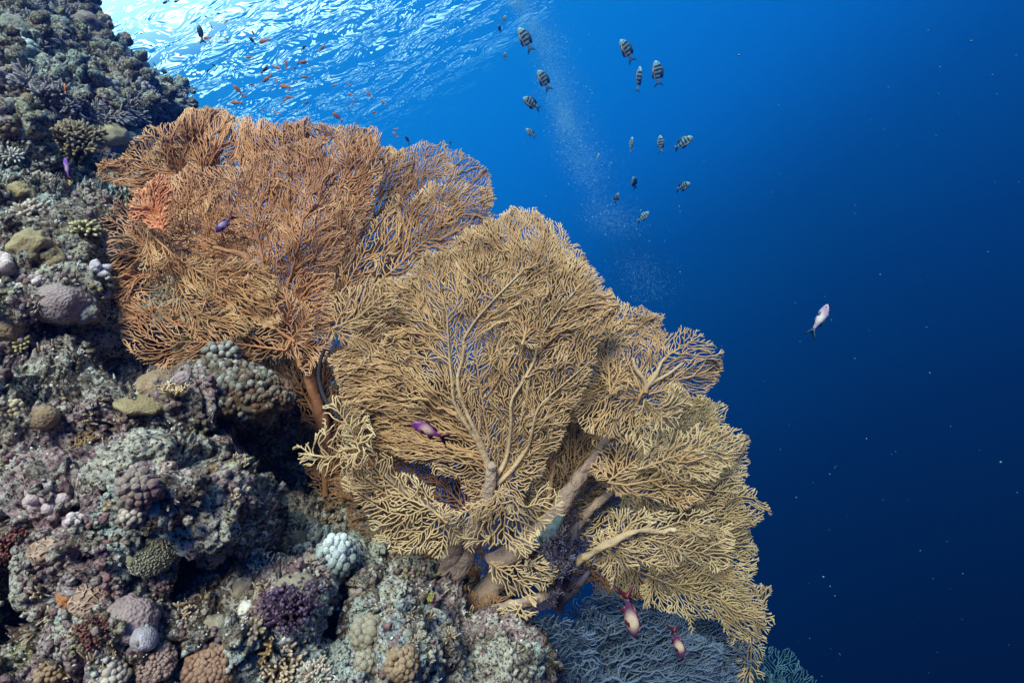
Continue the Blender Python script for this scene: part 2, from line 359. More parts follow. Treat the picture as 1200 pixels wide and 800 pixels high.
# ------------------------------------------------------------------ sea fans
def inside(poly, X, Y):
    r = np.zeros(X.shape, bool); n = len(poly)
    for a in range(n):
        x1, y1 = poly[a]; x2, y2 = poly[(a + 1) % n]
        if y1 == y2: continue
        c = ((y1 > Y) != (y2 > Y)) & (X < (x2 - x1) * (Y - y1) / (y2 - y1) + x1)
        r ^= c
    return r
def grow(poly, focus, stems, sp=6.5, step=2.2, seed=1, pb=.17, radial=.12, wig=.20, fill=3, ragged=8.):
    rnd = random.Random(seed)
    xs = [p[0] for p in poly]; ys = [p[1] for p in poly]
    x0 = int(min(xs)) - 20; y0 = int(min(ys)) - 20; w = int(max(xs)) - x0 + 20; h = int(max(ys)) - y0 + 20
    Xg, Yg = np.meshgrid(np.arange(w) + x0 + .5, np.arange(h) + y0 + .5)
    r1 = np.random.RandomState(seed)
    def smooth_noise(sc):
        a = r1.uniform(-1, 1, (h // sc + 3, w // sc + 3)); yy = np.arange(h) / sc; xx = np.arange(w) / sc
        yi = yy.astype(int); xi = xx.astype(int); fy = (yy - yi)[:, None]; fx = (xx - xi)[None]
        fy = fy * fy * (3 - 2 * fy); fx = fx * fx * (3 - 2 * fx)
        return (a[yi][:, xi] * (1 - fy) * (1 - fx) + a[yi + 1][:, xi] * fy * (1 - fx) + a[yi][:, xi + 1] * (1 - fy) * fx + a[yi + 1][:, xi + 1] * fy * fx)
    dx = ragged * (smooth_noise(22) + .7 * smooth_noise(9)); dy = ragged * (smooth_noise(22) + .7 * smooth_noise(9))
    ok = inside(poly, Xg + dx, Yg + dy)
    flow = smooth_noise(60) * .6 + smooth_noise(24) * .35
    msk = bytearray((ok).astype(np.uint8).ravel().tobytes()); occ = bytearray(w * h)
    sr = sp * .5
    disc = [(a, b) for a in range(-int(sr) - 1, int(sr) + 2) for b in range(-int(sr) - 1, int(sr) + 2) if a * a + b * b <= sr * sr]
    px = []; py = []; par = []; stamped = []
    minr = {}
    def stamp(n):
        if stamped[n]: return
        stamped[n] = True
        a = int(px[n]) - x0; b = int(py[n]) - y0
        for u, v in disc:
            q = a + u; t = b + v
            if 0 <= q < w and 0 <= t < h: occ[t * w + q] = 1
    def free(x, y):
        a = int(x) - x0; b = int(y) - y0
        return 0 <= a < w and 0 <= b < h and not occ[b * w + a]
    def isin(x, y):
        a = int(x) - x0; b = int(y) - y0
        return 0 <= a < w and 0 <= b < h and msk[b * w + a]
    def node(x, y, p):
        px.append(x); py.append(y); par.append(p); stamped.append(False); return len(px) - 1
    tips = []; stem_nodes = []
    for st in stems:                       # st: list of (x, y, r); hand-laid stems
        last = -1
        if px:                             # start from nearest existing node when close
            d = [(px[k] - st[0][0]) ** 2 + (py[k] - st[0][1]) ** 2 for k in range(len(px))]
            k = min(range(len(d)), key=d.__getitem__)
            if d[k] < 30 ** 2: last = k
        for a in range(len(st) - 1):
            L = math.dist(st[a][:2], st[a + 1][:2]); m_ = max(1, int(L / step))
            for q in range(m_ + (a == len(st) - 2)):
                t = q / m_
                n = node(st[a][0] + (st[a + 1][0] - st[a][0]) * t + rnd.gauss(0, .35), st[a][1] + (st[a + 1][1] - st[a][1]) * t + rnd.gauss(0, .35), last)
                minr[n] = .72 * (st[a][2] + (st[a + 1][2] - st[a][2]) * t); last = n; stem_nodes.append(n)
        ang = math.atan2(st[-1][1] - st[-2][1], st[-1][0] - st[-2][0])
        tips.append((last, ang, 5))
    for n in stem_nodes: stamp(n)
    tips = [t for t in tips]
    if stems:                              # let stem ends grow through their own stamp
        for n, a, _ in tips:
            for k in range(1, 7): pass
    look = sr + 1.0; DEL = 3
    def sprout(n, lo=.45, hi=1.0, mult=1.3, fan=True):
        x, y = px[n], py[n]; pa = par[n]
        if pa >= 0: base = math.atan2(y - py[pa], x - px[pa])
        else: base = math.atan2(y - focus[1], x - focus[0])
        sgs = [1, -1]; rnd.shuffle(sgs)
        for sg in sgs:
            a = base + sg * rnd.uniform(lo, hi)
            lx = x + math.cos(a) * look * mult; ly = y + math.sin(a) * look * mult
            if free(lx, ly) and isin(lx, ly) and free(x + math.cos(a) * look * mult * 1.35, y + math.sin(a) * look * mult * 1.35):
                nn = node(x + math.cos(a) * step, y + math.sin(a) * step, n)
                n2 = node(x + math.cos(a) * step * 2, y + math.sin(a) * step * 2, nn)
                return (n2, a, 0)
        return None
    first = []
    for n in stem_nodes:
        if rnd.random() < .5:
            s_ = sprout(n, .55, .95, 1.3)
            if s_: first.append(s_)
    tips = tips + first
    def run(tips):
        guard = 0
        while tips and guard < 3000:
            guard += 1; new = []
            for n, ang, age in tips:
                x, y = px[n], py[n]
                rad = math.atan2(y - focus[1], x - focus[0]) + flow[min(max(int(y) - y0, 0), h - 1), min(max(int(x) - x0, 0), w - 1)]
                df = (rad - ang + math.pi) % (2 * math.pi) - math.pi
                des = ang + radial * df + rnd.gauss(0, wig)
                done = False; sg = rnd.choice((1, -1))
                lk = look if age > 1 else look * 1.35
                dirs = (0, .28 * sg, -.28 * sg, .55 * sg, -.55 * sg, .8 * sg, -.8 * sg) if isin(x + math.cos(ang) * step, y + math.sin(ang) * step) else ()
                for da in dirs:
                    a = des + da
                    if free(x + math.cos(a) * lk, y + math.sin(a) * lk):
                        m_ = node(x + math.cos(a) * step, y + math.sin(a) * step, n)
                        na = ang + .8 * (a - ang); new.append((m_, na, age + 1)); done = True; break
                if not done:
                    if dirs and age > 0 and rnd.random() < .8:          # fuse with the neighbouring twig
                        q1 = node(x + math.cos(ang + .25 * sg) * step, y + math.sin(ang + .25 * sg) * step, n)
                        if rnd.random() < .6: node(x + math.cos(ang + .4 * sg) * step * 2, y + math.sin(ang + .4 * sg) * step * 2, q1)
                    k = n
                    for _ in range(DEL + 1):
                        if k < 0: break
                        stamp(k); k = par[k]
                    continue
                k = n
                for _ in range(DEL):
                    k = par[k] if k >= 0 else k
                if k >= 0: stamp(k)
                if age > 3 and rnd.random() < pb:
                    a2 = ang + rnd.choice((1, -1)) * rnd.uniform(.45, .85)
                    if free(x + math.cos(a2) * look * 1.3, y + math.sin(a2) * look * 1.3):
                        m2 = node(x + math.cos(a2) * step, y + math.sin(a2) * step, n); new.append((m2, a2, 0))
            tips = new
    run(tips)
    for _ in range(fill):
        order = list(range(len(px))); rnd.shuffle(order); batch = []
        for n in order:
            s_ = sprout(n)
            if s_:
                batch.append(s_)
                if len(batch) >= 60: run(batch); batch = []
        run(batch)
    return px, py, par, minr
def fan_mesh(mb, g, dfun, r0=1.0, rk=.042, rcap=5.5, nrm=None, sides=5, seed=0, jit=.006, rend=.8):
    px, py, par, minr = g; n = len(px)
    desc = np.zeros(n); ch = [[] for _ in range(n)]
    for k in range(n - 1, -1, -1):
        if par[k] >= 0: desc[par[k]] += desc[k] + 1; ch[par[k]].append(k)
    far = np.zeros(n)
    for k in range(n - 1, -1, -1):
        if par[k] >= 0: far[par[k]] = max(far[par[k]], far[k] + 1)
    rr = np.minimum(r0 * (1 + rk * np.sqrt(desc)), r0 * rcap)
    for k, v in minr.items(): rr[k] = max(rr[k] * .5, v)
    dep = np.array([dfun(px[k], py[k]) for k in range(n)])
    rng = random.Random(seed)
    off = np.zeros(n); starts = [k for k in range(n) if par[k] < 0]; chains = []
    stack = [(k, None) for k in starts]
    vel = {}
    while stack:
        k, p = stack.pop(); c = [] if p is None else [p]; v = rng.gauss(0, jit * .22); 
        o = off[p] if p is not None else 0.
        tgt = rng.gauss(0, jit)
        while True:
            o += (tgt - o) * .12; off[k] = o if k not in minr else 0.; o = off[k]
            c.append(k)
            if not ch[k]: break
            cc = sorted(ch[k], key=lambda q: -desc[q])
            for q in cc[1:]: stack.append((q, k))
            k = cc[0]
        if len(c) > 1: chains.append(c)
    dep = dep + off
    pxa = np.array(px); pya = np.array(py)
    pos = np.stack([(pxa - 600) / F * dep, (400 - pya) / F * dep, -dep], -1) @ Rn.T
    rw = rr * dep / F
    view = -Rn[:, 2]
    for c in chains:
        r = rw[c].copy(); 
        if len(c) > 2:
            if c[0] != 0: r[0] = min(r[0], r[1] * 1.15)
            r[-1] *= rend
        t = np.clip(1 - far[c] / 14., 0, 1)
        tube(mb, pos[c], r, sides, view, t)
def nsd(seed, amp1=.05, amp2=.02, s1=95., s2=34.):
    amp1 *= 1.1
    def f(x, y): return .004 * noise.noise(Vector((x / 12, y / 12, seed))) + amp1 * noise.noise(Vector((x / s1, y / s1, seed * 7.3))) + amp2 * noise.noise(Vector((x / s2, y / s2, seed * 3.1 + 9)))
    return f
def sheet(d0, bx, by, gx=0., gy=0., curl=0., seed=1, amp1=.05, amp2=.02):
    ns = nsd(seed, amp1, amp2)
    def f(x, y):
        dx = (x - bx) / 400; dy = (y - by) / 400
        return d0 + gx * dx + gy * dy + curl * (dx * dx + dy * dy) + ns(x, y)
    return f
def fan_mat(name, base, tip, dark):
    m, nt, b = newmat(name); g = nd(nt, 'ShaderNodeTexCoord').outputs['Object']
    at = nd(nt, 'ShaderNodeAttribute', attribute_name='tint')
    col = mix(nt, at.outputs['Fac'], c4(base), c4(tip))
    n1 = tex(nt, 'n', 9, 3, .6, g).outputs[0]
    r = ramp(nt, [(.42, (0, 0, 0, 1)), (.66, (1, 1, 1, 1))]); nt.links.new(n1, r.inputs[0])
    f = nd(nt, 'ShaderNodeMath', operation='MULTIPLY'); nt.links.new(r.outputs[0], f.inputs[0]); f.inputs[1].default_value = .55
    col = mix(nt, f.outputs[0], col, c4(dark))
    nt.links.new(col, b.inputs['Base Color']); b.inputs['Roughness'].default_value = .7; b.inputs['Specular IOR Level'].default_value = .25
    bump(nt, b, tex(nt, 'n', 500, 2, .6, g).outputs[0], .001)
    return m
M_or = fan_mat('orange_branches', (.48, .215, .10), (.70, .40, .23), (.35, .145, .07))
M_hot = fan_mat('bright_orange_branches', (.62, .19, .085), (.80, .36, .20), (.5, .15, .07))
M_pk = fan_mat('pinkish_brown_branches', (.36, .18, .10), (.62, .38, .22), (.25, .11, .06))
M_ye = fan_mat('golden_branches', (.48, .25, .11), (.66, .42, .22), (.35, .165, .07))
M_tan = fan_mat('tan_branches', (.50, .305, .15), (.66, .45, .25), (.37, .20, .095))
M_pale = fan_mat('pale_tan_branches', (.52, .355, .19), (.66, .49, .29), (.38, .235, .12))
M_oliv = fan_mat('olive_tan_branches', (.45, .31, .16), (.58, .43, .24), (.33, .21, .105))
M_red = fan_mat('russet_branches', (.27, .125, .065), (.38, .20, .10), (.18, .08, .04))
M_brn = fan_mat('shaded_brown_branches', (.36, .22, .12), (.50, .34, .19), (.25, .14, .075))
M_trunk = coral_mat('pinkish_trunk', (.36, .25, .20), (.42, .30, .23), (.22, .14, .12), grain=90, bdist=.008, mottle=.7)
M_trunkp = coral_mat('pale_trunk', (.52, .37, .22), (.56, .42, .26), (.34, .22, .13), grain=90, bdist=.004, mottle=.7)
M_trunko = coral_mat('orange_trunk', (.34, .14, .08), (.4, .2, .1), (.24, .09, .05), grain=90, bdist=.003, mottle=.6)
VIEW = -Rn[:, 2]
def smoothpath(pts, n=8):
    out = []; m_ = len(pts)
    for a in range(m_ - 1):
        p0 = pts[max(a - 1, 0)]; p1 = pts[a]; p2 = pts[a + 1]; p3 = pts[min(a + 2, m_ - 1)]
        for q in range(n):
            t = q / n
            out.append([.5 * ((2 * p1[k]) + (-p0[k] + p2[k]) * t + (2 * p0[k] - 5 * p1[k] + 4 * p2[k] - p3[k]) * t * t + (-p0[k] + 3 * p1[k] - 3 * p2[k] + p3[k]) * t ** 3) for k in range(len(p1))])
    out.append(list(pts[-1])); return out
def trunk(name, pts, mat, parent, sides=12, flat_=1.):
    """pts (px, py, depth, radius px)"""
    q = smoothpath(pts, 16 if pts[0][3] > 4 else 8); mb = MB()
    rs = []; ps = []
    for k, (x, y, d, r) in enumerate(q):
        ps.append(P(x, y, d)[:]); rs.append(r * d / F * (1 + .12 * noise.noise(Vector((x / 14, y / 14, d * 3)))))
    rs = [r * .88 for r in rs]; big = max(rs) > .008
    tube(mb, ps, rs, sides + (8 if big else 0), VIEW, np.linspace(0, 1, len(ps)))
    if big:                                   # knots and folds along the wood
        v = mb.v[0]
        for k in range(len(v)):
            q = Vector(v[k]); v[k] = v[k] + np.array(noise.noise_vector(q * 28)) * .006 + np.array(noise.noise_vector(q * 75)) * .0025
    return mb.build(name, mat, parent)
def blade(parent, mat, poly, focus, stems, dfun, seed, name='branch_network', label=None, sp=6.5, r0=1.05, **kw):
    sp *= .74; r0 *= .52
    gk = {k: v for k, v in kw.items() if k in ('step', 'pb', 'radial', 'wig', 'fill', 'ragged')}
    fk = {k: v for k, v in kw.items() if k in ('rk', 'rcap', 'jit', 'sides', 'rend')}
    g = grow(poly, focus, stems, sp=sp, seed=seed, **gk)
    mb = MB(); fan_mesh(mb, g, dfun, r0=r0, seed=seed, **fk)
    o = mb.build(name, mat, parent)
    if label: o['label'] = label
    return o

# A: orange colony, left
fa = tag(empty('sea_fan', P(375, 520, 1.62)), 'huge orange brown sea fan spreading over the reef edge at the left', 'sea fan', 'sea fans on the reef edge')
trunk('trunk', [(392, 560, 1.66, 11), (377, 490, 1.58, 8.5), (358, 430, 1.55, 6.5), (335, 375, 1.53, 5.5), (312, 330, 1.51, 5.5), (285, 300, 1.50, 4), (250, 290, 1.50, 3)], M_trunko, fa)
trunk('trunk', [(372, 480, 1.63, 10), (362, 400, 1.66, 6), (350, 300, 1.70, 4), (340, 230, 1.74, 3)], M_trunko, fa)
blade(fa, M_or, [(150, 225), (112, 205), (135, 175), (165, 150), (200, 140), (240, 130), (330, 142), (400, 140), (440, 150), (450, 200), (420, 300), (390, 380), (380, 470), (350, 450), (300, 340), (230, 300)],
      (360, 420), [[(370, 470, 5), (355, 380, 4), (345, 280, 3), (335, 230, 1.5)], [(358, 400, 3), (320, 320, 3), (270, 250, 2), (200, 200, 1.2)], [(355, 370, 3), (385, 280, 2.4), (400, 210, 1.2)]],
      sheet(1.72, 360, 400, gy=-.05, gx=-.02, seed=1, amp1=.08, amp2=.03), 11, sp=5.4, r0=1.15, ragged=9)
blade(fa, M_or, [(175, 300), (150, 262), (175, 225), (215, 205), (260, 190), (310, 182), (345, 170), (385, 165), (400, 220), (398, 330), (385, 420), (360, 440), (330, 400), (290, 350), (250, 345), (210, 335)],
      (350, 400), [[(352, 430, 5), (325, 350, 4), (300, 310, 3.4), (255, 288, 2.2), (200, 262, 1.2)], [(310, 320, 3.4), (300, 260, 2), (290, 210, 1.2)], [(330, 360, 3), (350, 290, 2), (360, 220, 1.2)]],
      sheet(1.52, 350, 400, gx=.06, gy=-.02, seed=2, amp1=.07, amp2=.02), 12, sp=5.4, r0=1.1, ragged=10)
blade(fa, M_or, [(118, 250), (145, 232), (165, 260), (200, 290), (260, 320), (330, 330), (370, 380), (350, 420), (300, 428), (240, 436), (200, 440), (165, 425), (140, 395), (130, 330)],
      (350, 385), [[(345, 400, 3.5), (290, 365, 2.6), (220, 330, 2), (150, 270, 1.2)], [(335, 410, 2.5), (270, 402, 2), (200, 400, 1.2)]],
      sheet(1.50, 345, 400, gx=.10, gy=-.06, seed=3, amp1=.05, amp2=.02), 13, sp=6.4, r0=1.05, ragged=7)
blade(fa, M_ye, [(165, 262), (200, 300), (250, 312), (310, 305), (330, 350), (325, 385), (285, 398), (250, 402), (215, 385), (180, 345), (168, 300)],
      (180, 240), [[(170, 268, 1.5), (215, 310, 1.6), (260, 330, 1.4)], [(190, 290, 1.4), (215, 345, 1.4), (235, 375, 1.1)]],
      sheet(1.455, 250, 330, gx=.03, seed=4, amp1=.05, amp2=.03), 14, label='golden lit lower fold of the orange fan', sp=6.6, r0=1.1, wig=.16, ragged=9)
blade(fa, M_hot, [(158, 262), (152, 244), (158, 225), (170, 208), (188, 200), (203, 208), (200, 235), (196, 262), (190, 275)],
      (192, 280), [[(192, 272, 1.8), (185, 245, 1.4), (180, 225, 1.1)]],
      sheet(1.42, 190, 260, seed=5, amp1=.02, amp2=.02), 15, label='bright salmon orange patch of young branches', sp=5.0, r0=1.75, ragged=5)
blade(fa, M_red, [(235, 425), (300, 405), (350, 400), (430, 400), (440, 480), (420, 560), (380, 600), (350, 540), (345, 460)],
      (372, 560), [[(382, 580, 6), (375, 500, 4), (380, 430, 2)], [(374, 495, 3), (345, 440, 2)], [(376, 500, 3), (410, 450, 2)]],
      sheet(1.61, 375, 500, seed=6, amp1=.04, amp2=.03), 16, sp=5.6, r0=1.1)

blade(fa, M_pk, [(170, 175), (210, 150), (330, 150), (400, 150), (450, 165), (440, 260), (400, 350), (385, 440), (350, 440), (280, 400), (180, 400), (150, 320), (160, 250)],
      (360, 430), [[(368, 470, 3), (345, 380, 2.4), (300, 280, 1.6), (260, 200, 1.1)], [(355, 410, 2.4), (370, 300, 1.6), (380, 200, 1.1)], [(350, 400, 2), (280, 370, 1.5), (210, 340, 1.1)]],
      sheet(1.80, 360, 400, gy=-.03, seed=71, amp1=.05, amp2=.02), 171, sp=5.8, r0=1.15)
# B: pinkish brown fan behind the middle
fb = tag(empty('sea_fan', P(395, 440, 1.95)), 'pinkish brown sea fan rising behind the middle, next to the open blue water', 'sea fan', 'sea fans on the reef edge')
trunk('trunk', [(420, 560, 2.05, 12), (405, 460, 1.98, 9), (425, 380, 1.97, 6), (455, 310, 1.96, 4), (490, 255, 1.96, 2.6)], M_trunko, fb)
blade(fb, M_pk, [(385, 210), (392, 165), (430, 143), (445, 175), (470, 168), (500, 160), (540, 175), (575, 195), (584, 225), (575, 250), (590, 262), (560, 290), (540, 330), (500, 420), (430, 470), (390, 420), (378, 300)],
      (410, 430), [[(405, 460, 5), (430, 370, 3.5), (470, 285, 2.4), (520, 220, 1.2)], [(418, 400, 3), (415, 300, 2), (415, 220, 1.2)], [(428, 380, 3), (480, 330, 2), (540, 280, 1.2)]],
      sheet(1.98, 410, 420, seed=7, gx=.02, amp1=.09, amp2=.03), 21, sp=5.2, r0=1.0, ragged=9)
blade(fb, M_pk, [(400, 240), (430, 190), (470, 180), (520, 185), (550, 215), (540, 260), (500, 300), (440, 350), (400, 400), (385, 340)],
      (400, 400), [[(410, 410, 3), (440, 320, 2.4), (490, 240, 1.2)], [(418, 380, 2.4), (425, 290, 1.6), (430, 230, 1.1)]],
      sheet(1.84, 400, 400, seed=8, amp1=.08, amp2=.03), 22, sp=5.8, r0=.95)

# C: golden fan leaning right in front of B
fc = tag(empty('sea_fan', P(440, 470, 1.7)), 'golden sea fan with arched branches sweeping up and right from the middle', 'sea fan', 'sea fans on the reef edge')
trunk('trunk', [(470, 600, 1.75, 9), (440, 500, 1.66, 7), (410, 430, 1.60, 5), (402, 395, 1.56, 3)], M_trunko, fc)
blade(fc, M_ye, [(378, 345), (372, 385), (392, 392), (425, 425), (455, 400), (500, 360), (550, 330), (585, 290), (590, 262), (560, 215), (520, 205), (480, 225), (450, 240), (430, 270), (395, 310)],
      (385, 400), [[(398, 385, 2.6), (440, 335, 2.2), (490, 290, 1.6), (540, 245, 1.1)], [(400, 382, 2), (400, 345, 1.6), (425, 300, 1.2)], [(400, 388, 2), (450, 372, 1.6), (510, 335, 1.1)]],
      sheet(1.56, 400, 385, gx=.10, seed=9, amp1=.07, amp2=.035), 23, sp=6.2, r0=1.05, wig=.12, ragged=10)
blade(fc, M_or, [(385, 290), (378, 240), (400, 220), (420, 260), (425, 330), (405, 380), (385, 360)],
      (400, 390), [[(400, 380, 2), (402, 320, 1.5), (400, 260, 1.1)]],
      sheet(1.60, 400, 385, seed=10, amp1=.05, amp2=.03), 24, sp=6.0, r0=1.05)

# D: large central tan fan
fd = tag(empty('sea_fan', P(520, 700, 1.5)), 'broad tan sea fan in the middle, thick pale stems forking behind the purple fish', 'sea fan', 'sea fans on the reef edge')
trunk('trunk', [(484, 750, 1.50, 33), (495, 735, 1.50, 25), (522, 680, 1.50, 20), (548, 640, 1.49, 16), (566, 600, 1.45, 12), (574, 572, 1.42, 9.5), (576, 545, 1.40, 7.5)], M_trunk, fd, 16)
trunk('trunk', [(500, 725, 1.53, 15), (510, 680, 1.50, 13), (535, 640, 1.47, 12), (525, 612, 1.43, 7), (498, 590, 1.42, 5.5), (468, 572, 1.41, 4), (445, 545, 1.41, 2.2), (430, 515, 1.41, 1)], M_trunk, fd, 14)
D_st = [[(576, 560, 6), (562, 522, 5), (548, 500, 4.4), (532, 470, 3.6), (527, 420, 2.8), (524, 370, 2)],
        [(577, 556, 5.5), (562, 515, 4.8), (545, 480, 3.8), (536, 445, 4), (543, 420, 3.6), (545, 395, 3.4), (562, 370, 3), (585, 345, 2.4), (608, 322, 1.8)],
        [(578, 565, 4.5), (592, 540, 3.8), (598, 510, 3.4), (600, 470, 3.2), (608, 455, 3), (625, 425, 2.8), (632, 400, 2.4), (650, 370, 2), (675, 340, 1.4)],
        [(582, 568, 5), (602, 548, 4.4), (620, 520, 3.4), (630, 480, 2.6), (655, 455, 2.2), (690, 425, 1.4)],
        [(574, 520, 2.4), (565, 470, 2), (558, 420, 1.4)]]
dD = sheet(1.41, 575, 560, gx=.04, gy=.05, seed=12, amp1=.035, amp2=.015)
for st in D_st[:4]:
    q = smoothpath([tuple(p) for p in st], 5)
    trunk('stem', [(x + 1.3 * noise.noise(Vector((y / 18, st[0][0], 0))), y, dD(x, y) - .004, max(.6, r * .74 * (1 - .55 * k_ / len(q)))) for k_, (x, y, r) in enumerate(q)][::2], M_trunkp, fd, 10)
blade(fd, M_tan, [(400, 500), (392, 455), (385, 415), (410, 400), (430, 350), (470, 320), (520, 290), (560, 258), (600, 243), (640, 255), (662, 290), (700, 320), (715, 360), (700, 400), (690, 450), (665, 505), (640, 545), (610, 600), (560, 615), (540, 560), (500, 545), (440, 530)],
      (576, 575), D_st, dD, 31, sp=5.8, r0=1.12, ragged=8, rk=.04)
blade(fd, M_pale, [(400, 500), (395, 535), (408, 580), (440, 630), (480, 655), (520, 650), (545, 620), (525, 590), (500, 575), (470, 545), (440, 515)],
      (525, 605), [[(524, 612, 2.6), (502, 594, 2.2), (478, 584, 1.8), (450, 562, 1.5), (428, 530, 1.1)], [(500, 593, 1.8), (480, 604, 1.5), (455, 600, 1.3), (420, 580, 1)], [(515, 605, 1.8), (498, 622, 1.5), (470, 640, 1.1)], [(522, 612, 1.6), (518, 640, 1.1)], [(478, 584, 1.5), (455, 580, 1.3), (415, 555, 1)]],
      sheet(1.36, 520, 610, seed=13, gx=.06, amp1=.05, amp2=.03), 32, sp=6.4, r0=1.3, wig=.16, ragged=8, label='pale yellow lower fold with tangled tips')
blade(fd, M_pale, [(540, 640), (530, 600), (560, 590), (585, 575), (610, 590), (640, 560), (660, 590), (630, 640), (610, 660), (580, 640)],
      (580, 575), [[(580, 575, 2), (592, 600, 1.5), (590, 625, 1.1)], [(580, 575, 2), (612, 585, 1.5)]],
      sheet(1.375, 580, 590, seed=14, amp1=.05, amp2=.04), 33, sp=8.5, r0=1.3, wig=.25, fill=1, radial=.06)

blade(fd, M_tan, [(395, 405), (380, 382), (395, 345), (440, 325), (468, 345), (455, 375), (482, 418), (450, 432), (420, 425)],
      (388, 385), [[(390, 385, 2), (420, 372, 1.6), (450, 345, 1.1)], [(392, 388, 1.8), (430, 400, 1.4), (465, 415, 1)]],
      sheet(1.36, 420, 385, gx=.12, seed=61, amp1=.03, amp2=.02), 134, sp=6.4, r0=1.15)
blade(fd, M_tan, [(590, 345), (600, 285), (630, 262), (655, 275), (668, 300), (705, 325), (700, 350), (660, 385), (625, 410), (600, 390)],
      (612, 410), [[(612, 405, 2.2), (625, 350, 1.6), (645, 300, 1.1)], [(616, 392, 1.8), (655, 350, 1.3)]],
      sheet(1.36, 620, 400, gx=.25, gy=-.35, seed=62, amp1=.03, amp2=.02), 135, sp=6.0, r0=1.1)
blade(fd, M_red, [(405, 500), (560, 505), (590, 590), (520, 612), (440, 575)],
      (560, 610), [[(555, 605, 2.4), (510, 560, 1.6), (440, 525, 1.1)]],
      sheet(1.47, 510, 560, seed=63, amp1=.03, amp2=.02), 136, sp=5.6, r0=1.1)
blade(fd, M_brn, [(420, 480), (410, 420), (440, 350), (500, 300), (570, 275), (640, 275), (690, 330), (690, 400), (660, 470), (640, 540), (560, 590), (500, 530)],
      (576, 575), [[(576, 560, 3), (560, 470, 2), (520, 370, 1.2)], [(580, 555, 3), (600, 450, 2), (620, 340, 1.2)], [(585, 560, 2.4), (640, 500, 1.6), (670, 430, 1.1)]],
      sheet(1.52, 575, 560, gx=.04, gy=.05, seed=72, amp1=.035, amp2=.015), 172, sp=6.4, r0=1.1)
# E: tan fan behind the centre, up to the open water
fe = tag(empty('sea_fan', P(640, 620, 1.75)), 'wide tan sea fan behind the central one, its rim stepping down against the blue water', 'sea fan', 'sea fans on the reef edge')
trunk('trunk', [(530, 735, 1.60, 19), (575, 690, 1.60, 17), (600, 660, 1.62, 15), (640, 600, 1.70, 9), (660, 520, 1.70, 6), (690, 430, 1.68, 3.6), (720, 380, 1.66, 2)], M_trunk, fe, 14)
dE = sheet(1.64, 650, 520, gx=.02, seed=15, amp1=.09, amp2=.03)
blade(fe, M_tan, [(520, 300), (560, 262), (590, 246), (620, 240), (650, 262), (664, 292), (690, 315), (712, 345), (745, 362), (775, 368), (778, 395), (765, 430), (740, 480), (700, 540), (660, 600), (620, 600), (580, 450)],
      (640, 560), [[(640, 600, 4), (655, 510, 3.4), (685, 430, 2.6), (740, 385, 1.2)], [(655, 510, 3), (640, 400, 2.2), (620, 300, 1.2)], [(650, 460, 2.2), (665, 370, 1.6), (668, 320, 1.1)], [(645, 560, 3), (720, 480, 2), (750, 430, 1.1)]],
      dE, 41, sp=5.6, r0=1.0, ragged=9)
blade(fe, M_tan, [(590, 400), (600, 330), (640, 300), (680, 300), (712, 345), (740, 380), (735, 430), (700, 480), (650, 520), (610, 480)],
      (640, 520), [[(645, 520, 2.6), (655, 440, 2), (690, 370, 1.2)], [(648, 500, 2), (625, 420, 1.4)], [(650, 490, 2), (700, 430, 1.2)]],
      sheet(1.53, 650, 520, gx=.03, seed=16, amp1=.08, amp2=.03), 42, sp=6.0, r0=1.05, ragged=10)

# F: right tan fan with white fork
ff = tag(empty('sea_fan', P(680, 640, 1.6)), 'tan sea fan at the right with a whitish forked stem, reaching into the open water', 'sea fan', 'sea fans on the reef edge')
trunk('trunk', [(575, 662, 1.50, 14), (612, 640, 1.50, 15), (645, 612, 1.51, 13), (668, 575, 1.53, 9), (690, 545, 1.54, 7), (720, 500, 1.54, 5.5), (748, 470, 1.53, 4), (757, 452, 1.50, 3.4)], M_trunk, ff, 16)
mbb = MB(); ps = [(622, 645), (640, 628), (657, 607)]
v_ = [P(x, y, 1.475)[:] for x, y in ps]
tube(mbb, v_, [4 * 1.47 / F * .9, 11 * 1.47 / F, 5 * 1.47 / F], 10, VIEW)
mbb.build('bare_patch', coral_mat('blue_grey_dead_patch', (.12, .17, .19), (.2, .25, .26), grain=160, bdist=.002), ff)
for st in ([(757, 460, 3.2), (756, 447, 3), (745, 432, 2.2), (742, 420, 1.4)], [(757, 455, 3), (768, 440, 2.6), (775, 425, 1.6), (785, 412, 1.2)], [(762, 450, 2.4), (785, 437, 2), (800, 425, 1.3)]):
    trunk('stem', [(x, y, 1.475, r * 1.15) for x, y, r in st], M_trunkp, ff, 8)
dF = sheet(1.50, 750, 450, gx=.08, seed=17, amp1=.07, amp2=.03)
blade(ff, M_tan, [(660, 470), (690, 420), (720, 380), (745, 360), (775, 366), (776, 390), (786, 398), (800, 380), (828, 390), (842, 410), (838, 450), (820, 478), (785, 470), (770, 500), (730, 520), (690, 510)],
      (745, 475), [[(745, 475, 3), (758, 448, 2.4), (785, 415, 1.6), (810, 400, 1.1)], [(752, 460, 2.4), (735, 420, 1.6), (735, 385, 1.1)], [(748, 468, 2), (705, 440, 1.4)], [(760, 462, 2), (800, 450, 1.3)]],
      dF, 51, sp=6.0, r0=1.08, ragged=8)
blade(ff, M_pale, [(740, 505), (742, 480), (760, 470), (790, 450), (812, 470), (800, 500), (770, 512), (755, 530)],
      (755, 470), [[(756, 468, 2), (775, 488, 1.5), (795, 490, 1.1)], [(755, 470, 1.8), (750, 490, 1.2)]],
      sheet(1.44, 750, 480, seed=18, amp1=.04, amp2=.03), 52, sp=7.6, r0=1.2, wig=.2, fill=1)
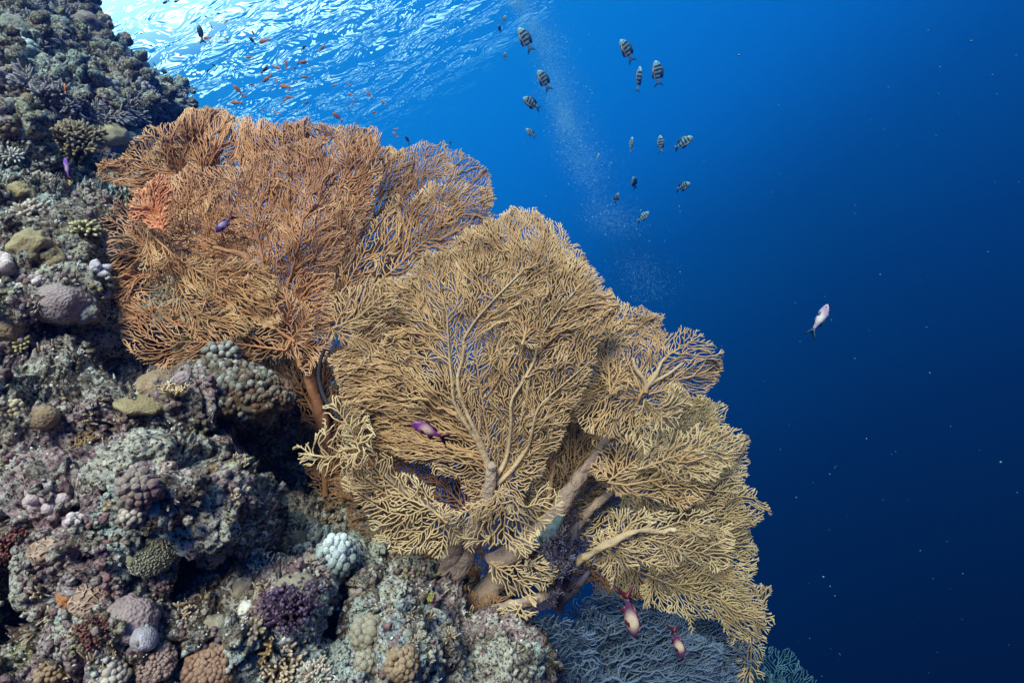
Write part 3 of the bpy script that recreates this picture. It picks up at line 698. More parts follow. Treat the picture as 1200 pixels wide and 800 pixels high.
blade(ff, M_brn, [(600, 560), (640, 510), (680, 480), (730, 500), (740, 540), (700, 580), (690, 620), (640, 600)],
      (650, 590), [[(655, 590, 2), (680, 540, 1.6), (710, 520, 1.1)], [(655, 585, 1.8), (640, 545, 1.2)]],
      sheet(1.62, 650, 560, seed=19, amp1=.05, amp2=.03), 53, sp=6.2, r0=1.05)

blade(ff, M_tan, [(690, 430), (684, 365), (712, 345), (750, 362), (752, 395), (735, 420), (738, 455), (715, 465)],
      (715, 470), [[(715, 462, 2), (712, 410, 1.5), (720, 370, 1)]],
      sheet(1.45, 715, 460, gy=-.3, seed=64, amp1=.03, amp2=.02), 137, sp=6.2, r0=1.1)
blade(ff, M_pale, [(742, 548), (780, 505), (830, 488), (868, 505), (868, 545), (830, 568), (790, 572)],
      (745, 552), [[(748, 550, 2), (790, 535, 1.5), (840, 520, 1)]],
      sheet(1.49, 750, 550, gx=.2, seed=65, amp1=.03, amp2=.02), 138, sp=6.4, r0=1.1)
blade(ff, M_oliv, [(600, 600), (610, 520), (650, 450), (700, 420), (780, 440), (840, 470), (868, 540), (880, 620), (885, 690), (870, 735), (800, 700), (720, 690), (680, 640), (640, 620)],
      (620, 640), [[(640, 612, 3), (680, 540, 2.2), (730, 480, 1.2)], [(655, 600, 2.4), (730, 570, 1.8), (820, 550, 1.1)], [(660, 620, 2), (740, 640, 1.6), (840, 660, 1.1)]],
      sheet(1.66, 700, 580, gx=.03, seed=73, amp1=.05, amp2=.02), 173, sp=6.0, r0=1.15)
# G: right lower fans
fg = tag(empty('sea_fan', P(670, 680, 1.65)), 'olive tan sea fan fanning out to the right edge below the whitish fork', 'sea fan', 'sea fans on the reef edge')
trunk('trunk', [(600, 690, 1.60, 9), (650, 640, 1.62, 8), (700, 590, 1.62, 6), (740, 560, 1.60, 4.5), (780, 545, 1.58, 2.5)], M_trunk, fg)
dG = sheet(1.55, 720, 570, gx=.10, seed=20, amp1=.07, amp2=.03)
blade(fg, M_oliv, [(735, 575), (745, 525), (775, 490), (820, 470), (845, 470), (858, 500), (875, 515), (878, 545), (862, 590), (820, 610), (770, 600), (720, 600)],
      (705, 585), [[(712, 575, 3), (760, 550, 2.2), (820, 530, 1.2)], [(715, 572, 2.2), (770, 520, 1.6), (820, 490, 1.1)], [(720, 578, 2), (780, 580, 1.5), (840, 575, 1.1)]],
      dG, 61, sp=6.0, r0=1.05, ragged=9)
blade(fg, M_tan, [(690, 560), (700, 520), (740, 510), (790, 520), (830, 540), (840, 570), (800, 600), (760, 590), (720, 575)],
      (705, 570), [[(712, 565, 2), (735, 568, 2.2), (780, 560, 1.3)], [(715, 562, 2), (750, 535, 1.2)]],
      sheet(1.50, 720, 570, gx=.06, seed=21, amp1=.05, amp2=.03), 62, sp=6.8, r0=1.2, wig=.15)
blade(fg, M_oliv, [(800, 540), (840, 530), (872, 540), (880, 570), (893, 590), (899, 612), (880, 625), (900, 645), (880, 668), (850, 690), (820, 660), (790, 620)],
      (790, 640), [[(800, 630, 2), (840, 600, 1.6), (875, 570, 1.1)], [(800, 632, 2), (850, 640, 1.4), (885, 640, 1.1)]],
      sheet(1.64, 820, 610, seed=22, amp1=.08, amp2=.03), 63, sp=5.8, r0=1.0, ragged=9)

fh = tag(empty('sea_fan', P(690, 690, 1.55)), 'straw coloured sea fan on a smooth pale branch above the blue bushy coral', 'sea fan', 'sea fans on the reef edge')
trunk('trunk', [(640, 690, 1.60, 8), (665, 665, 1.52, 7.5), (690, 650, 1.47, 6), (718, 634, 1.45, 5.5), (740, 624, 1.45, 4.5), (762, 622, 1.46, 3.5), (792, 621, 1.47, 2)], M_trunkp, fh)
blade(fh, M_pale, [(685, 640), (720, 600), (760, 590), (810, 600), (850, 610), (870, 640), (850, 665), (810, 668), (770, 672), (735, 660), (715, 690), (700, 670)],
      (700, 645), [[(718, 634, 2.4), (745, 624, 2), (790, 621, 1.3)], [(740, 625, 2), (790, 640, 1.5), (830, 650, 1.1)], [(722, 634, 1.6), (740, 612, 1.4), (775, 598, 1.1)], [(712, 638, 1.6), (735, 650, 1.4), (770, 662, 1.1)], [(765, 622, 1.5), (800, 610, 1.3), (840, 618, 1)]],
      sheet(1.49, 740, 630, gx=.08, seed=23, amp1=.05, amp2=.03), 71, sp=6.4, r0=1.15, wig=.14)
blade(fh, M_oliv, [(740, 690), (760, 650), (820, 650), (862, 660), (880, 680), (902, 700), (902, 735), (885, 760), (860, 750), (850, 735), (810, 735), (780, 720), (750, 715)],
      (760, 670), [[(755, 672, 2), (800, 690, 1.6), (850, 705, 1.2)], [(790, 685, 1.5), (850, 680, 1.1)]],
      sheet(1.56, 800, 690, gx=.06, seed=24, amp1=.07, amp2=.03), 72, sp=6.0, r0=1.05, ragged=9)
blade(fh, M_oliv, [(862, 690), (900, 685), (904, 730), (898, 760), (888, 800), (866, 812), (856, 770), (860, 730)],
      (850, 700), [[(858, 705, 1.6), (880, 740, 1.2), (880, 780, 1.)]],
      sheet(1.75, 870, 720, seed=25, amp1=.05, amp2=.03), 73, sp=6.4, r0=1.0)

# K: russet fans in the shade behind
fk = tag(empty('sea_fan', P(560, 720, 1.9)), 'dark russet sea fan in the shade behind the pale trunks', 'sea fan', 'sea fans on the reef edge')
trunk('trunk', [(560, 760, 1.85, 14), (600, 690, 1.83, 10), (660, 610, 1.83, 6), (720, 560, 1.83, 4)], M_trunko, fk)
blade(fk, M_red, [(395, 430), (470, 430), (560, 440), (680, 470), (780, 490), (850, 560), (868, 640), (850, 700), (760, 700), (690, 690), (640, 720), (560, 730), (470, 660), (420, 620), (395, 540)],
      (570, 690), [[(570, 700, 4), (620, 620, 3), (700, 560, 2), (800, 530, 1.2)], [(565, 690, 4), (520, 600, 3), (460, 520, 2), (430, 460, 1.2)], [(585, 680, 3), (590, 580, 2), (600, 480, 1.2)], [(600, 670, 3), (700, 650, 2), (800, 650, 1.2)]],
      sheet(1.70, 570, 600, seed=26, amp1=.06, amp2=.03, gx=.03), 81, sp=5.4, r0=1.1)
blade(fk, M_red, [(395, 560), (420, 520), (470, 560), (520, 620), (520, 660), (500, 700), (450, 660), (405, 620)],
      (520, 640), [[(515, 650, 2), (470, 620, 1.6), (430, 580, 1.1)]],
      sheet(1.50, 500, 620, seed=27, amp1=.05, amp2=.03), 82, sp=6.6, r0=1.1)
# small sprouts at the foot
fs = tag(empty('sea_fan', P(600, 700, 1.4)), 'small yellow sprouting sea fan below the thick bare branch, at the foot of the trunks', 'sea fan', 'sea fans on the reef edge')
trunk('trunk', [(560, 722, 1.50, 7), (590, 712, 1.47, 7.5), (620, 704, 1.46, 7), (650, 692, 1.49, 5)], M_trunk, fs)
blade(fs, M_pale, [(572, 660), (600, 655), (640, 655), (660, 670), (630, 690), (625, 705), (600, 690), (575, 680)],
      (575, 655), [[(572, 658, 2), (595, 672, 1.6), (618, 688, 1.2)], [(585, 664, 1.5), (612, 662, 1.1)]],
      sheet(1.42, 600, 670, seed=28, amp1=.03, amp2=.03), 91, sp=7, r0=1.3, wig=.2)
blade(fs, M_pale, [(575, 740), (590, 715), (615, 708), (640, 715), (620, 735), (605, 762), (580, 760)],
      (612, 708), [[(612, 708, 1.8), (600, 728, 1.4), (590, 750, 1.1)]],
      sheet(1.40, 600, 730, seed=29, amp1=.03, amp2=.02), 92, sp=7.2, r0=1.2, wig=.2)
blade(fs, M_red, [(500, 740), (520, 700), (560, 690), (600, 690), (580, 715), (545, 730), (520, 745)],
      (560, 735), [[(560, 725, 1.8), (545, 712, 1.4), (525, 715, 1.1)]],
      sheet(1.50, 550, 720, seed=30, amp1=.03, amp2=.02), 93, sp=6, r0=1.2)
print('fans done')

# ------------------------------------------------------------------ blue grey bushy gorgonians at the foot
M_blue = fan_mat('unlit_blue_grey_strands', (.095, .135, .22), (.15, .205, .31), (.055, .08, .135))  # dark blue tone in the colour stands for being out of strobe reach
M_teal = fan_mat('teal_strands', (.04, .10, .14), (.07, .15, .20), (.025, .06, .09))
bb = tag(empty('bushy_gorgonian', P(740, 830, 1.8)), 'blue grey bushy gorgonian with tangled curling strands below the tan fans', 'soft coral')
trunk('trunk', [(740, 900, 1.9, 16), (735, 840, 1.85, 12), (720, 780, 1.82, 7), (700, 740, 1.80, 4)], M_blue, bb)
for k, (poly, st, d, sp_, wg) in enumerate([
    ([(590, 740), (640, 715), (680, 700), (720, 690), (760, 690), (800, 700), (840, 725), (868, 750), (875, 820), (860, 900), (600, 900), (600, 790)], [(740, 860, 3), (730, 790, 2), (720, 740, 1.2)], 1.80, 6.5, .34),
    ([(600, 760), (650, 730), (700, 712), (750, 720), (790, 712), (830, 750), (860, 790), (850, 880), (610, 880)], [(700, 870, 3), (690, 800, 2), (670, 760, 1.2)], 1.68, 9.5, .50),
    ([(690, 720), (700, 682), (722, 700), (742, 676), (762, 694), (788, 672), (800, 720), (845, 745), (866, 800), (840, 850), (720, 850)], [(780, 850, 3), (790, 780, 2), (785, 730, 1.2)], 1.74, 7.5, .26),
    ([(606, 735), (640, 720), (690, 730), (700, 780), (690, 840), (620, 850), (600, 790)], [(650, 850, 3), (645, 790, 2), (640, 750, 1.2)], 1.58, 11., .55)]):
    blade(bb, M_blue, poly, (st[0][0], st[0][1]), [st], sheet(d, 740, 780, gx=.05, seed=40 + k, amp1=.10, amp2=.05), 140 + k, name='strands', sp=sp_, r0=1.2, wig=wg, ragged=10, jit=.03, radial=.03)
bt = tag(empty('bushy_gorgonian', P(905, 850, 2.6)), 'small teal gorgonian bush in dim water at the bottom, right of all fans', 'soft coral')
trunk('trunk', [(900, 880, 2.65, 6), (900, 820, 2.62, 4), (905, 790, 2.6, 2)], M_teal, bt)
blade(bt, M_teal, [(870, 790), (885, 765), (905, 755), (925, 752), (935, 775), (955, 795), (965, 860), (860, 860)], (900, 860), [[(900, 850, 2), (905, 800, 1.5), (912, 775, 1)], [(895, 850, 2), (880, 810, 1)], [(905, 850, 1.6), (935, 810, 1)]],
      sheet(2.6, 900, 800, seed=50, amp1=.1, amp2=.06), 150, name='strands', sp=6, r0=.9, wig=.15, jit=.02)

# ------------------------------------------------------------------ corals on the reef
def place(px, py, sink=0., upmix=.5, spin=None):
    h = hit(px, py)
    if h is None: loc, n = P(px, py, 1.6), D(0, .4, 1)
    else: loc, n = h
    ax = (n * (1 - upmix) + D(-.1, .9, .45) * upmix).normalized()
    d = -(Rn.T @ np.array(loc))[2]
    M = basis(ax, random.uniform(0, 6.28) if spin is None else spin)
    return Vector(loc) - ax * sink, M, d
def fib(n, cap=1.):
    out = []
    for k in range(n):
        z = 1 - cap * (k + .5) / n; r = math.sqrt(max(0, 1 - z * z)); a = k * 2.39996
        out.append((r * math.cos(a), r * math.sin(a), z))
    return out
def finish(name, mb, mat, loc, M, label, cat, group=None):
    o = mb.build(name, mat); o.matrix_world = Matrix.Translation(loc) @ M.to_4x4()
    return tag(o, label, cat, group)
def branching(R_, n=70, rad=.09, fork=2, cap=1.05, inner=.25, wob=.15, zs=.85):
    mb = MB(); rr = rad * R_
    blob(mb, (0, 0, 0), (R_ * .5, R_ * .5, R_ * .4), 2, .3, 2, tint=0.)
    for dx, dy, dz in fib(n, cap):
        v = Vector((dx, dy, dz * zs)) + Vector([random.gauss(0, .08) for _ in range(3)]); L = R_ * random.uniform(.82, 1.05)
        a = v * R_ * inner; e = v * L; mid = (a + e) / 2 + Vector([random.gauss(0, wob * .3) for _ in range(3)]) * R_
        ps = [a[:], mid[:], (mid * .35 + e * .65)[:], e[:]]
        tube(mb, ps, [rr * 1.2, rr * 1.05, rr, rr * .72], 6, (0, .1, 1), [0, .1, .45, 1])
        for _ in range(fork):
            b0 = mid.lerp(e, random.uniform(0, .6)); sd = v.cross(Vector([random.gauss(0, 1) for _ in range(3)])).normalized()
            e2 = b0 + (v.normalized() * .7 + sd * .8).normalized() * R_ * random.uniform(.18, .32)
            tube(mb, [b0[:], b0.lerp(e2, .6)[:], e2[:]], [rr * .85, rr * .8, rr * .6], 5, (0, .1, 1), [.2, .5, 1])
    return mb
def nodular(R_, n=45, kr=.24, zs=1.2, rough=.1, sub=2):
    mb = MB(); blob(mb, (0, 0, R_ * zs * .2), (R_ * .66, R_ * .66, R_ * zs * .66), 3, .1, 2, tint=0.)
    for dx, dy, dz in fib(n, 1.35):
        k = R_ * random.uniform(.84, 1.04); r = R_ * kr * random.uniform(.7, 1.25)
        blob(mb, (dx * k * .8, dy * k * .8, (dz * zs + .25) * k * .8), (r, r, r * 1.15), sub, rough, 2, seed=random.random() * 9, tint=max(0, dz) * .7 + .15)
    return mb
def dome(R_, zs=.75, rough=.16, fr=1.6, sub=4, lob=0):
    mb = MB(); v, f = ico(sub); w = v.copy(); tt = np.zeros(len(v)); sd = random.random() * 50
    for i, p in enumerate(v):
        q = Vector(p) * fr + Vector((sd, 0, sd)); h = noise.noise(q) + .4 * noise.noise(q * 3) + .12 * noise.noise(q * 8)
        if lob: h += lob * (.5 - noise.voronoi(Vector(p) * 2.6 + Vector((sd, 1, 1)))[0][0])
        w[i] = p * (1 + rough * h); tt[i] = h
    mb.add(w * np.array((R_, R_, R_ * zs)), f, None, np.clip(tt * .5 + .5, 0, 1)); return mb
def rock(R_, zs=.75, rough=.3):
    mb = MB(); v, f = ico(5); w = v.copy(); sd = random.random() * 50; vo_ = noise.voronoi
    for i, p in enumerate(v):
        p = Vector(p); q = p * 1.4 + Vector((sd, 0, sd)); h = rough * noise.noise(q) + .5 * rough * noise.noise(q * 2.7)
        q2 = q * 2.2 + .25 * noise.noise_vector(q * 3); h += .26 * (.35 - vo_(q2)[0][0] ** 2) + .12 * (.35 - vo_(q2 * 2.9)[0][0] ** 2) + .03 * noise.noise(q * 14) + .02 * noise.noise(q * 30)
        w[i] = p * (1 + h)
    mb.add(w * np.array((R_, R_, R_ * zs)), f, None, .5); return mb
def lobes(R_, n=6, rad=.26, spread=.8):
    mb = MB(); blob(mb, (0, 0, 0), (R_ * .55, R_ * .55, R_ * .35), 3, .15, 2, tint=.2)
    for k in range(n):
        a = k / n * 6.28 + random.uniform(-.4, .4); s = spread * random.uniform(.2, 1.)
        e = Vector((math.cos(a) * s, math.sin(a) * s, random.uniform(.6, 1.))) * R_; b0 = e * .15; md = e * .55 + Vector((random.gauss(0, .06), random.gauss(0, .06), 0)) * R_
        r = rad * R_ * random.uniform(.75, 1.15)
        tube(mb, [b0[:], md[:], (e * .85)[:], e[:]], [r * 1.1, r, r * 1.02, r * .6], 10, (.1, 0, 1), [0, .4, .8, 1])
        if random.random() < .5:
            e2 = md + Vector((random.gauss(0, .3), random.gauss(0, .3), .3)) * R_
            tube(mb, [md[:], md.lerp(e2, .7)[:], e2[:]], [r * .8, r * .75, r * .45], 8, (.1, 0, 1), [.4, .8, 1])
    return mb
def table(R_, asp=.55, n=420, kr=.055, zs=.32):
    mb = MB(); blob(mb, (0, 0, 0), (R_, R_ * asp, R_ * zs), 4, .18, 2.5, tint=0.)
    for k in range(n):
        a = random.uniform(0, 6.28); u = math.sqrt(random.random()); x = math.cos(a) * u; y = math.sin(a) * u
        z = zs * math.sqrt(max(0, 1 - u * u)) * (1 if random.random() < .85 else -.6); r = R_ * kr * random.uniform(.6, 1.3)
        blob(mb, (x * R_, y * R_ * asp, z * R_ * 1.05), (r, r, r * random.uniform(1, 1.8)), 1, .15, 2, seed=k * .3, tint=random.random() ** 2)
    return mb
def plate(R_, asp=.6, th=.07, seed=0.):
    mb = MB(); v, f = ico(4); w = v.copy()
    for i, p in enumerate(v):
        a = math.atan2(p[1], p[0]); rim = 1 + .22 * noise.noise(Vector((math.cos(a) * 1.6, math.sin(a) * 1.6, seed)))
        z = .10 * noise.noise(Vector((p[0] * 2, p[1] * 2, seed + 5))) + .12 * (p[0] ** 2 + p[1] ** 2)
        w[i] = (p[0] * rim, p[1] * rim * asp, p[2] * th + z)
    mb.add(w * R_, f, None, np.clip(np.hypot(v[:, 0], v[:, 1]) ** 6, 0, 1)); return mb
def leafy(R_, n=9):
    mb = MB()
    for k in range(n):
        a = k / n * 6.28 + random.uniform(-.3, .3); L = R_ * random.uniform(.7, 1.1); e = Vector((math.cos(a) * .7, math.sin(a) * .7, .8)) * L
        md = e * .5; tube(mb, [(0, 0, 0), md[:], e[:]], [R_ * .10, R_ * .09, R_ * .05], 6, (0, .1, 1), [0, .4, 1])
        for _ in range(4):
            b0 = md.lerp(e, random.random()); e2 = b0 + Vector((random.gauss(0, .25), random.gauss(0, .25), .25)) * R_
            tube(mb, [b0[:], b0.lerp(e2, .6)[:], e2[:]], [R_ * .07, R_ * .06, R_ * .03], 5, (0, .1, 1), [.3, .6, 1])
    return mb
def puffs(R_, n=26, pr=.13, per=9):
    mb = MB()
    for dx, dy, dz in fib(n, 1.15):
        e = Vector((dx, dy, dz + .15)) * R_ * random.uniform(.6, 1.); tube(mb, [(0, 0, 0), (e * .5)[:], e[:]], [R_ * .12, R_ * .08, R_ * .06], 6, (0, .1, 1), [0, 0, .3])
        for _ in range(per):
            c = e + Vector([random.gauss(0, pr * .9) for _ in range(3)]) * R_; r = R_ * pr * random.uniform(.3, .6)
            blob(mb, c[:], r, 1, .2, 2, tint=random.random(), seed=random.random() * 9)
    return mb
c_pale = coral_mat('pale_branch_coral', (.20, .14, .10), (.62, .54, .46), grain=260, mottle=.3)
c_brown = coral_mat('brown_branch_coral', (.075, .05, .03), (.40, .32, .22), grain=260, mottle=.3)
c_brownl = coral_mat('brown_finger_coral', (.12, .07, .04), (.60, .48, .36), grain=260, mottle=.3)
c_gold = coral_mat('mustard_branch_coral', (.15, .09, .04), (.42, .29, .15), grain=220, mottle=.3)
c_pink = coral_mat('pink_lobed_coral', (.40, .29, .29), (.66, .54, .54), grain=330, bdist=.0022, mottle=.5, pattern='v')
c_lilac = coral_mat('lilac_lobed_coral', (.28, .24, .28), (.52, .48, .54), grain=330, bdist=.0022, mottle=.5, pattern='v')
c_grey = coral_mat('grey_nodule_coral', (.16, .19, .18), (.62, .68, .70), grain=330, bdist=.0022, mottle=.3, tintpow=(.2, .8), pattern='v')
c_olive = coral_mat('olive_nodule_coral', (.19, .16, .115), (.37, .32, .24), grain=330, bdist=.0022, mottle=.25, pattern='v')
c_cream = coral_mat('cream_dome_coral', (.46, .36, .22), (.56, .47, .32), grain=230, mottle=.2, bdist=.0012)
c_brain = coral_mat('brain_coral', (.12, .07, .05), (.45, .30, .22), grain=70, bdist=.006, pattern='brain', mottle=.2)
c_mauve = coral_mat('mauve_dome_coral', (.24, .17, .17), (.40, .31, .32), grain=190, bdist=.004, pattern='v', mottle=.3)
c_tan = coral_mat('tan_dome_coral', (.20, .13, .08), (.36, .25, .16), grain=190, bdist=.003, pattern='v', mottle=.4)
c_purp = coral_mat('purple_black_coral', (.035, .02, .035), (.20, .12, .22), grain=200, mottle=.3)
c_soft = coral_mat('slate_purple_soft_coral', (.03, .02, .035), (.20, .19, .27), grain=200, mottle=.4)
c_plate = coral_mat('dull_knob_coral', (.10, .085, .065), (.40, .40, .37), dark=(.12, .05, .02), grain=160, mottle=.8)
c_must = coral_mat('yellow_olive_crust', (.25, .185, .10), (.37, .29, .17), grain=190, bdist=.003, pattern='v', mottle=.4)
c_white = coral_mat('white_coral', (.50, .46, .42), (.85, .82, .78), grain=240, mottle=.3)
c_rock = coral_mat('encrusted_lump', (.20, .19, .17), (.46, .46, .42), dark=(.10, .055, .06), grain=60, bdist=.012, mottle=.8)
c_rock2 = coral_mat('turf_boulder', (.12, .09, .07), (.30, .26, .22), dark=(.20, .09, .12), grain=60, bdist=.012, mottle=.8)
c_orsp = coral_mat('orange_sponge', (.30, .11, .04), (.42, .18, .07), grain=100, mottle=.4)
c_redsp = coral_mat('red_crust', (.16, .05, .045), (.30, .13, .10), grain=100, mottle=.6)
c_blue = coral_mat('blue_grey_sponge', (.12, .16, .22), (.26, .33, .42), grain=90, mottle=.3)
K = {'br': branching, 'no': nodular, 'do': dome, 'ro': rock, 'lo': lobes, 'ta': table, 'pl': plate, 'le': leafy, 'pu': puffs}
